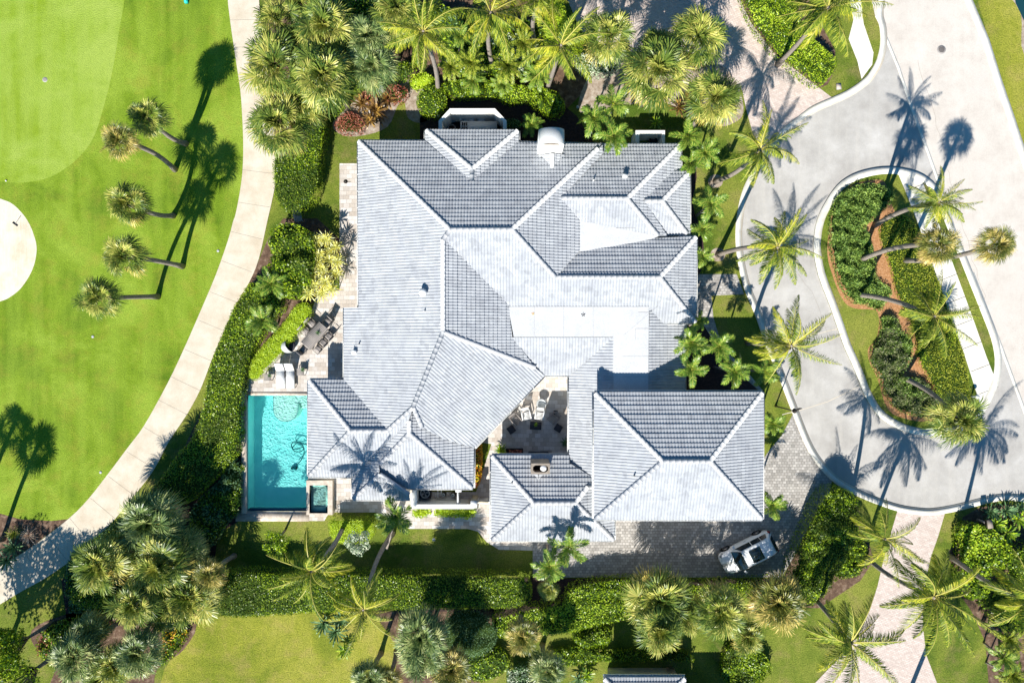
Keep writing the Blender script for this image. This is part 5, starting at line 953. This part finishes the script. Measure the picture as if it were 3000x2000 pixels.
t = thing('plant_pot', (*P(1914, 412, .6)[:2], 0), 'round black tub inside the small white enclosure', 'pot'); b = MB(); b.lathe((0, 0, 0), [(.22, 0), (.27, .5), (.3, .55), (.24, .55), (.22, .4), (.02, .4)], 'black', 20); b.build('tub', t)
t = thing('pool_pump', P(1300, 1452), 'black pool pumps and white pipes behind the equipment wall', 'pump'); o0 = -Vector(t.location)
for x, y in ((1299, 1449), (1327, 1450)):
    b = MB(); p = P(x, y, .5); b.lathe((p[0], p[1], 0), [(.17, 0), (.19, .35), (.14, .5), (.05, .55)], 'black', 14); b.lathe((p[0], p[1], .5), [(.13, 0), (.13, .04), (.09, .05)], 'lgrey', 14); part(b, 'tank', t)
b = MB()
for pl_ in ([(1276, 1446), (1277, 1460), (1330, 1461)], [(1283, 1435), (1283, 1458)], [(1293, 1432), (1293, 1450)], [(1310, 1443), (1314, 1447)]): b.tube([P(x, y, .45) for x, y in pl_], .035, 'white', 6)
part(b, 'pipe', t)
b = MB(); p = P(1343, 1436, 1.9); b.box((p[0], p[1], 1.7), (.4, .22, .4), 'white'); tag(b.build('electric_box'), 'white electric meter box under the eave at the equipment wall', 'box')
# ---------------------------------------------------------------- street objects
def disc(name, x, y, r, z, m, label, cat, ring=None, n=24):
    t = thing(name, P(x, y), label, cat); b = MB(); b.lathe((0, 0, 0), [(r, 0), (r, z), (r * .85, z + .006), (.01, z + .006)], m, n); b.build('cover', t)
    b = MB(); b.lathe((0, 0, 0), [(r * 1.18, 0), (r * 1.18, z * .8), (r * .99, z * .8)], ring or 'grey', n); b.build('frame', t)
    if r > .2:
        b = MB()
        for k in range(-3, 4): b.box((0, k * r * .22, z + .012), (2 * r * .8 * math.sqrt(max(.05, 1 - (k * .25) ** 2)), r * .08, .012), 'black')
        b.build('ribs', t)
disc('manhole_cover', 2758, 146, .26, .02, 'wgrey', 'dark round manhole cover on the pale road', 'manhole cover')
disc('drain_cover', 132, 234, .15, .02, 'wgrey', 'grey round drain cover on the putting green', 'drain cover', 'lgrey')
for x, y, lab in ((639, 735, 'sprinkler head on the grass close to the cart path'), (272, 986, 'sprinkler head alone on the open fairway below the palms'), (295, 1383, 'pale sprinkler head on the fairway near the path bend')): disc('sprinkler_head', x, y, .085, .03, 'lgrey', lab, 'sprinkler', 'grey', 12)
t = thing('bunker_rake', P(45, 657), 'black headed rake lying in the sand bunker', 'rake'); b = MB(); b.box((0, 0, .04), (.42, .07, .06), 'black', -.65)
for k in range(-5, 6): a = -.65; b.box((k * .038 * math.cos(a), k * .038 * math.sin(a), .02), (.012, .1, .03), 'black', a)
b.build('head', t); b = MB(); b.tube([(0, 0, .05), (.42, .62, .04)], .014, 'wgrey', 6); b.build('handle', t)
t = thing('tee_marker', P(547, 2), 'teal plastic tee box marker at the top of the fairway', 'marker'); b = MB(); M['tealp'] = mat('teal_plastic', (.02, .5, .42), .5); b.box((0, 0, .1), (.26, .5, .2), 'tealp', .05, 0, .85); b.build('block', t); b = MB(); b.box((0, 0, .21), (.16, .34, .02), 'tealp'); b.build('lid', t)
tag((lambda b: (b.lathe(P(19, 530), [(.01, 0), (.05, .02), (.06, .05), (.04, .09), (.01, .1)], 'white', 10), b.build('golf_ball'))[1])(MB()), 'white ball at the edge of the putting green', 'ball')
t = thing('utility_box', P(2457, 254), 'tan utility box lid in the grass by the curved kerb', 'utility box'); b = MB(); b.box((0, 0, .03), (.3, .4, .06), 'ledge', .1); b.build('lid', t); b = MB(); b.box((0, 0, .015), (.36, .46, .03), 'grey', .1); b.build('frame', t)
# street lamp on the narrow lawn: black post with a hanging lantern and a small street sign
t = thing('street_lamp', P(2272, 1189), 'black street lamp with scrolled arm and lantern beside the garage', 'street lamp')
b = MB(); b.tube([(0, 0, 0), (0, 0, .5), (.02, -.02, 2.7)], [.09, .05, .04], 'pole', 10); b.build('post', t)
b = MB(); b.tube([(.02, -.02, 2.6), (.25, -.08, 2.85), (.5, -.12, 2.7)], .025, 'pole', 6); b.build('arm', t)
b = MB(); b.lathe((.1, -.03, 2.75), [(.05, 0), (.15, .3), (.18, .32), (.1, .48), (.02, .6)], 'pole', 8); b.build('lantern', t)
b = MB(); b.box((.55, -.02, 2.35), (.6, .035, .42), 'pole', .35); b.build('sign_panel', t)
t = thing('mailbox', P(2861, 1520), 'brown roofed mailbox on a post at the corner of the lower bed', 'mailbox')
b = MB(); b.box((0, 0, .55), (.12, .12, 1.1), 'wgrey'); b.build('post', t); b = MB(); b.box((0, 0, 1.22), (.3, .52, .28), 'pole', .15); b.build('box', t); b = MB(); b.box((0, 0, 1.38), (.36, .58, .05), 'chim', .15); b.build('lid', t)
t = thing('path_light', P(2842, 1160), 'white cylinder light post on the grass at the lower tip of the island', 'light post'); b = MB(); b.tube([(0, 0, .09), (0, 0, .75)], .06, 'white', 12); b.build('post', t); b = MB(); b.lathe((0, 0, .75), [(.16, 0), (.17, .04), (.05, .12)], 'white', 14); b.build('cap', t)
for x, y, lab in ((1272, 1577, 'small round garden light on the south lawn'), (1286, 341, 'small round garden light beside the octagonal wall'), (1508, 297, 'small round garden light in the dark mulch above the enclosure'), (1603, 324, 'small round garden light under the right shrub'), (1692, 317, 'small round garden light in the mulch above the chimney')):
    t = thing('garden_light', P(x, y), lab, 'garden light'); b = MB(); b.tube([(0, 0, 0), (0, 0, .2)], .02, 'grey', 6); b.build('stake', t); b = MB(); b.lathe((0, 0, .2), [(.03, 0), (.11, .03), (.12, .05), (.02, .09)], 'lgrey', 12); b.build('shade', t)
t = thing('garden_bench', P(879, 632), 'small pale ornate bench between the clipped hedge and the round bush', 'bench', None, .2)
for nm, c, s in (('seat', (0, 0, .42), (.42, 1.0, .05)), ('backrest', (-.2, 0, .68), (.05, 1.0, .42))): b = MB(); [b.box((c[0] + (0 if nm == 'backrest' else (k - 2) * .085), c[1], c[2] + (0 if nm == 'seat' else (k - 2) * .09)), (s[0] / 6.5 if nm == 'seat' else .05, 1.0, .045 if nm == 'seat' else .06), 'lgrey') for k in range(5)]; b.build(nm, t)
for a in (-.17, .17):
    for c in (-.45, .45): b = MB(); b.box((a, c, .2), (.05, .05, .4), 'lgrey'); b.build('leg', t)
t = thing('wall_lantern', P(1033, 551), 'dark lantern fixed to the west wall above the terrace', 'lantern'); b = MB(); b.lathe((0, 0, 1.8), [(.06, 0), (.14, .2), (.16, .22), (.03, .35)], 'pole', 6); b.build('lantern_body', t); b = MB(); b.tube([(0, 0, 1.95), (.35, 0, 2.0)], .02, 'pole', 6); b.build('bracket', t)
# ---------------------------------------------------------------- furniture
def slats(b, w, d, z, n, m, gap=.25, th=.03):
    for k in range(n): b.box((0, -d / 2 + d * (k + .5) / n, z), (w, d / n * (1 - gap), th), m)
def place(t, *names): return t
def dining_chair(x, y, rz, label):
    t = thing('dining_chair', P(x, y), label, 'chair', 'dining chairs round the slatted table', rz)
    b = MB(); b.box((0, 0, .44), (.46, .46, .04), 'wgrey'); b.build('seat', t)
    b = MB(); v = [(-.23, -.23, .46), (.23, -.23, .46), (.25, -.36, .95), (-.25, -.36, .95)]; b.add(v + [(p, q - .03, r) for p, q, r in v], [(0, 1, 2, 3), (7, 6, 5, 4), (0, 4, 5, 1), (1, 5, 6, 2), (2, 6, 7, 3), (3, 7, 4, 0)], 'wgrey'); b.build('backrest', t)
    for sx in (-1, 1):
        for sy in (-.2, .2): b = MB(); b.tube([(sx * .23, sy, 0), (sx * .23, sy, .44)], .018, 'pole', 6); b.build('leg', t)
        b = MB(); b.tube([(sx * .25, -.3, .66), (sx * .26, .0, .67), (sx * .26, .2, .64), (sx * .24, .22, .44)], .018, 'pole', 6); b.build('armrest', t)
    return t
TA = math.atan2(-60, -53); ang = math.atan2(-60, -53)     # direction of the table's long side, world
tc = (930, 983); t = thing('dining_table', P(*tc), 'dark grey slatted dining table on the terrace', 'table', None, ang)
b = MB()
for k in range(20): b.box((-.93 + k * .098, 0, .73), (.08, .86, .03), 'wgrey')
b.box((0, .43, .72), (1.98, .04, .05), 'wgrey'); b.box((0, -.43, .72), (1.98, .04, .05), 'wgrey'); b.build('tabletop', t)
for sx in (-.9, .9):
    for sy in (-.38, .38): b = MB(); b.box((sx, sy, .35), (.06, .06, .7), 'pole'); b.build('leg', t)
plant(DK, tc[0] + 2, tc[1] - 8, .78, .3, 'centrepiece_plant', 'dark leafy plant in the middle of the dining table', 'plant', None, False)
ux, uy = math.cos(ang), math.sin(ang)
def rel(a, c):  # metres along / across the table to photo pixels on the ground
    X, Y, _ = P(*tc); X += ux * a - uy * c; Y += uy * a + ux * c; return X / .0245 + 1500, 1000 - Y / .0245
for a, c, r, lab in ((-.45, -.78, 0, 'dining chair on the hedge side near the upper end'), (.25, -.78, 0, 'dining chair on the hedge side near the lower end'), (-.6, .75, math.pi, 'dining chair on the house side near the upper end'), (0, .75, math.pi, 'dining chair on the house side in the middle'), (.6, .75, math.pi, 'dining chair on the house side near the lower end'), (-1.3, 0, -math.pi / 2, 'dining chair at the upper right head of the table'), (1.3, 0, math.pi / 2, 'dining chair at the lower left head of the table')):
    x, y = rel(a, c); dining_chair(x, y, ang + r, lab)
def lounger(x, y, label):
    t = thing('sun_lounger', P(x, y), label, 'sun lounger', 'white sun loungers')
    b = MB(); b.box((0, -.3, .36), (.6, 1.25, .09), 'white'); b.build('cushion', t)
    b = MB(); b.box((0, .58, .6), (.6, .72, .08), 'white', 0, .75); b.build('backrest', t)
    b = MB(); [b.tube([(s * .32, -.95, .3), (s * .32, .35, .3), (s * .32, .8, .85)], .02, 'pole', 6) for s in (-1, 1)]; b.build('frame', t)
    for s in (-1, 1):
        for q in (-.85, .3): b = MB(); b.tube([(s * .32, q, 0), (s * .32, q, .3)], .02, 'pole', 6); b.build('leg', t)
        b = MB(); b.tube([(s * .35, .35, .3), (s * .37, .2, .52), (s * .37, -.15, .5), (s * .35, -.2, .3)], .016, 'pole', 6); b.build('armrest', t)
lounger(827, 1098, 'white cushioned sun lounger, left of the pair above the pool'); lounger(855, 1098, 'white cushioned sun lounger, right of the pair above the pool')
def side_table(x, y, label, s=.5, h=.45, rz=0., m='wgrey', sl=6):
    t = thing('side_table', P(x, y), label, 'table', None, rz); b = MB(); slats(b, s, s, h, sl, m, .12); b.build('tabletop', t)
    for a in (-1, 1):
        for c in (-1, 1): b = MB(); b.box((a * s * .44, c * s * .44, h / 2), (.04, .04, h), 'pole'); b.build('leg', t)
    return t
side_table(790, 1104, 'grey wicker side table left of the sun loungers', .5, .45, .06); side_table(886, 1088, 'grey wicker side table right of the sun loungers', .52, .45, .03)
plant(DK, 790, 1100, .5, .26, 'potted_plant', 'small dark plant on the left terrace side table', 'plant', None, False); plant(DK, 888, 1082, .5, .28, 'potted_plant', 'small dark plant on the right terrace side table', 'plant', None, False)
# hooded pod chair
t = thing('pod_chair', P(851, 1013), 'pale shelled pod chair with dark inside facing the dining table', 'chair', None, math.radians(20))
b = MB(); n = 14; V = []; F = []
for i in range(9):
    th = math.pi * .5 * i / 8
    for k in range(n + 1): a = math.pi * (.45 + 1.1 * k / n); V.append((.52 * math.cos(a) * math.cos(th) * 1.1, .5 * math.sin(a) * math.cos(th), .35 + .75 * math.sin(th) * 1.0))
F = [(i * (n + 1) + k, i * (n + 1) + k + 1, (i + 1) * (n + 1) + k + 1, (i + 1) * (n + 1) + k) for i in range(8) for k in range(n)]
b.add(V, F, 'lgrey'); b.add([(x * .9, y * .9, z * .97) for x, y, z in V], F, 'dark'); b.build('shell', t)
b = MB(); b.lathe((0, 0, .3), [(.45, 0), (.47, .1), (.38, .14), (.02, .15)], 'dark', 20); b.build('seat', t); b = MB(); b.lathe((0, 0, 0), [(.3, 0), (.34, .3)], 'lgrey', 20); b.build('base', t)
def lounge_chair(x, y, rz, m, label):
    """slatted deck armchair"""
    t = thing('slatted_chair', P(x, y), label, 'chair', 'slatted chairs round the courtyard table', rz)
    b = MB()
    for k in range(6): b.box((0, .3 - k * .09, .36 - k * .012), (.52, .055, .025), m)
    b.build('seat', t); b = MB()
    for k in range(6): b.box((-.22 + k * .088, -.42, .62), (.06, .025, .7), m, 0, .38)
    b.box((0, -.3, .4), (.52, .03, .06), m); b.box((0, -.55, .93), (.54, .03, .07), m); b.build('backrest', t)
    for s in (-1, 1):
        b = MB(); b.box((s * .3, -.05, .56), (.07, .72, .025), m); b.build('armrest', t)
        for q in (-.35, .28): b = MB(); b.box((s * .29, q, .28), (.05, .05, .56), m); b.build('leg', t)
        b = MB(); b.box((s * .27, 0, .33), (.03, .7, .06), m); b.build('side_rail', t)
lounge_chair(1541, 1213, math.pi + .2, 'white', 'white slatted chair, left of the two sunlit ones in the courtyard'); lounge_chair(1580, 1213, math.pi - .12, 'white', 'white slatted chair, right of the two sunlit ones in the courtyard')
lounge_chair(1512, 1228, math.pi + .7, 'wgrey', 'shaded slatted chair at the left of the courtyard table'); lounge_chair(1620, 1224, math.pi - .75, 'wgrey', 'shaded slatted chair at the right of the courtyard table')
def block_table(x, y, w, d, h, rz, label, m='dark', name='ottoman', cat='ottoman'):
    t = thing(name, P(x, y), label, cat, None, rz); b = MB(); b.box((0, 0, h - .03), (w, d, .06), m); b.build('top', t); b = MB(); b.box((0, 0, h / 2 - .03), (w * .94, d * .94, h - .06), 'black'); b.build('base', t)
block_table(1498, 1256, .5, .52, .4, .62, 'dark square ottoman at the lower left of the courtyard'); block_table(1635, 1252, .5, .5, .4, -.55, 'dark square ottoman at the lower right of the courtyard')
block_table(1627, 1206, .26, .26, .45, 0, 'tiny dark side table behind the right slatted chair'); block_table(1569, 1245, .82, .54, .42, -.05, 'dark rectangular coffee table in the courtyard centre', name='coffee_table', cat='table')
plant(GR, 1570, 1243, .5, .25, 'centrepiece_plant', 'small lime green plant on the courtyard coffee table', 'plant', None, False)
t = thing('fire_bowl', P(1585, 1180), 'round pale grey pedestal bowl behind the white slatted chairs', 'bowl'); b = MB(); b.lathe((0, 0, .3), [(.15, 0), (.32, .25), (.36, .32), (.3, .32), (.1, .2), (.01, .18)], 'lgrey', 24); b.build('bowl', t); b = MB(); b.lathe((0, 0, 0), [(.2, 0), (.14, .3)], 'lgrey', 16); b.build('pedestal', t)
for x, y, w, d, h, lab, lf in ((1507, 1322, 1.2, .45, .4, 'dark planter with red leaves against the pavilion', 'red'), (1577, 1327, 1.4, .2, .3, 'narrow dark planter trough beside the red planter', None)):
    t = thing('planter', P(x, y), lab, 'planter'); b = MB()
    for c, s in (((0, d / 2, h / 2), (w, .04, h)), ((0, -d / 2, h / 2), (w, .04, h)), ((w / 2, 0, h / 2), (.04, d, h)), ((-w / 2, 0, h / 2), (.04, d, h))): b.box(c, s, 'black')
    b.build('trough', t); b = MB(); b.box((0, 0, h * .45), (w * .96, d * .9, h * .8), 'soil'); b.build('soil_bed', t)
    if lf: b = MB(); rg = np.random.default_rng(5); q = np.c_[rg.uniform(-w * .3, w * .45, 160), rg.uniform(-d * .4, d * .4, 160), h + rg.uniform(0, .2, 160)]; leaves(b, q, np.tile((0, 0, 1.), (160, 1)), .12, lf, rg); b.build('red_foliage', t)
# ---------------------------------------------------------------- parked car
M['carpaint'] = mat('car_paint', (.85, .86, .87), .18, .5); M['carglass'] = mat('car_glass', (.012, .02, .025), .04, .7); M['tyre'] = mat('tyre_rubber', (.02, .02, .02), .8); M['alloy'] = mat('alloy', (.35, .35, .36), .3, .5, .9); M['lens'] = mat('lamp_lens', (.25, .27, .3), .08, .6); M['rlens'] = mat('red_lens', (.28, .02, .02), .15, .5)
bpy.data.materials['car_paint'].node_tree.nodes['Principled BSDF'].inputs['Coat Weight'].default_value = .6
car = thing('parked_car', (16.72, -14.95, 0), 'white compact hatchback with black glass sunroof parked on the grey driveway', 'car', None, math.atan2(-.452, -.892))
# lower body: sections along x (front +)
SX = [-2.02, -1.96, -1.8, -1.45, -1.0, -.4, .3, .9, 1.35, 1.7, 1.9, 2.0, 2.05]
HW = [.60, .74, .83, .865, .87, .87, .87, .87, .86, .82, .74, .62, .45]
ZT = [.78, .9, .97, .97, .96, .95, .94, .93, .90, .84, .77, .68, .6]
ZB = [.42, .3, .25, .22, .2, .2, .2, .2, .2, .22, .26, .3, .38]
b = MB(); V = []; nn = 16
for x, w, zt, zb in zip(SX, HW, ZT, ZB):
    prof = [(0, zt + .03), (.35, zt + .028), (.68, zt + .012), (.88, zt - .035), (.97, zt - .14), (1, zt - .32), (.985, zb + .16), (.93, zb)]
    V += [(x, w * p, z) for p, z in prof] + [(x, -w * p, z) for p, z in prof[::-1]]
F = [(i * nn + k, i * nn + (k + 1) % nn, (i + 1) * nn + (k + 1) % nn, (i + 1) * nn + k) for i in range(len(SX) - 1) for k in range(nn)] + [tuple(range(nn)), tuple(range((len(SX) - 1) * nn, len(SX) * nn))[::-1]]
b.add(V, F, 'carpaint'); body = b.build('body', car, smooth=True)
# greenhouse
CX = [(-1.9, .62, .95, .66), (-1.6, .66, 1.46, .58), (-1.2, .69, 1.53, .60), (-.5, .70, 1.56, .61), (.2, .69, 1.53, .60), (.55, .67, 1.44, .57)]
def ghouse(b, m, s=1., dz=0., lo=.0, hi=1.):
    pass
b = MB(); rv = []; lowz = .95
ring = []
for x, wb, zt, wt in CX: ring.append([(x, wb + .1, lowz), (x, (wb + wt) / 2 + .06, (lowz + zt) / 2), (x, wt + .02, zt - .07), (x, wt * .82, zt), (x, 0, zt + .025), (x, -wt * .82, zt), (x, -wt - .02, zt - .07), (x, -(wb + wt) / 2 - .06, (lowz + zt) / 2), (x, -wb - .1, lowz)])
V = [p for r_ in ring for p in r_]; k9 = 9
b.add(V, [(i * k9 + k, i * k9 + k + 1, (i + 1) * k9 + k + 1, (i + 1) * k9 + k) for i in range(len(CX) - 1) for k in range(k9 - 1)] + [tuple(range(9))], 'carpaint'); b.build('cabin', body, smooth=True)
b = MB(); b.add([(.56, .58, 1.455), (.56, -.58, 1.455), (.56 + .2, -.64, 1.34), (1.12, -.74, .97), (1.18, 0, .99), (1.12, .74, .97), (.76, .64, 1.34)], [(0, 1, 2, 6), (6, 2, 3, 4, 5)], 'carglass'); b.build('windscreen', body)
b = MB(); b.add([(.54, .6, 1.43), (.54, .77, .95), (1.1, .76, .96)], [(0, 1, 2)], 'carpaint'); b.add([(.54, -.6, 1.43), (.54, -.77, .95), (1.1, -.76, .96)], [(0, 2, 1)], 'carpaint'); b.build('pillar', body)
for s in (-1, 1):
    for xa, xb in ((.5, -.32), (-.38, -1.05), (-1.1, -1.62)):
        def gz(x, f): 
            za, zb_ = .99, 1.44 if x > -1.5 else 1.38; z = za + (zb_ - za) * f; w = .79 - .14 * (z - .95) / .5; return (x, s * (w + .025), z)
        b = MB(); tp = xa - (.0 if xa < .4 else .02); b.add([gz(xa + (.28 if xa > .4 else 0), 0), gz(xb, 0), gz(xb + (.12 if xb < -1.5 else 0), 1), gz(tp, 1)], [(0, 1, 2, 3)], 'carglass'); b.build('side_window', body)
b = MB(); b.add([(-1.97, .55, 1.0), (-1.97, -.55, 1.0), (-1.68, -.5, 1.43), (-1.68, .5, 1.43)], [(0, 1, 2, 3)], 'carglass'); b.build('rear_window', body)
b = MB(); b.box((-.32, 0, 1.592), (.85, .92, .014), 'carglass'); b.build('sunroof', body)
for x in (1.27, -1.22):
    for s in (-1, 1):
        b = MB(); b.tube([(x, s * .70, .31), (x, s * .885, .31)], .31, 'tyre', 24); w = b.build('wheel', car)
        b = MB(); b.tube([(x, s * .88, .31), (x, s * .893, .31)], .2, 'alloy', 20)
        for k in range(5): a = k * 1.2566; b.box((x + .1 * math.cos(a), s * .9, .31 + .1 * math.sin(a)), (.05, .02, .05), 'black')
        b.build('rim', w); b = MB(); b.tube([(x, s * .82, .33), (x, s * .874, .33)], .37, 'black', 24); b.build('wheel_arch', body)
for s in (-1, 1):
    b = MB(); b.box((1.76, s * .66, .72), (.34, .2, .12), 'lens', -s * .5); b.build('headlight', body); b = MB(); b.box((-1.9, s * .71, .82), (.16, .16, .26), 'rlens', s * .5); b.build('tail_light', body)
    b = MB(); b.box((.8, s * .98, 1.0), (.14, .2, .12), 'carpaint', s * .2); b.build('wing_mirror', body); b = MB(); b.box((-.1, s * .885, .8), (.14, .02, .02), 'alloy'); b.build('door_handle', body)
b = MB(); b.box((1.99, 0, .5), (.1, .9, .16), 'black'); b.build('grille', body); b = MB(); b.box((2.0, 0, .33), (.1, 1.1, .07), 'black'); b.build('bumper_trim', body); b = MB(); b.box((-2.02, 0, .38), (.08, 1.1, .14), 'black'); b.build('rear_bumper_trim', body)
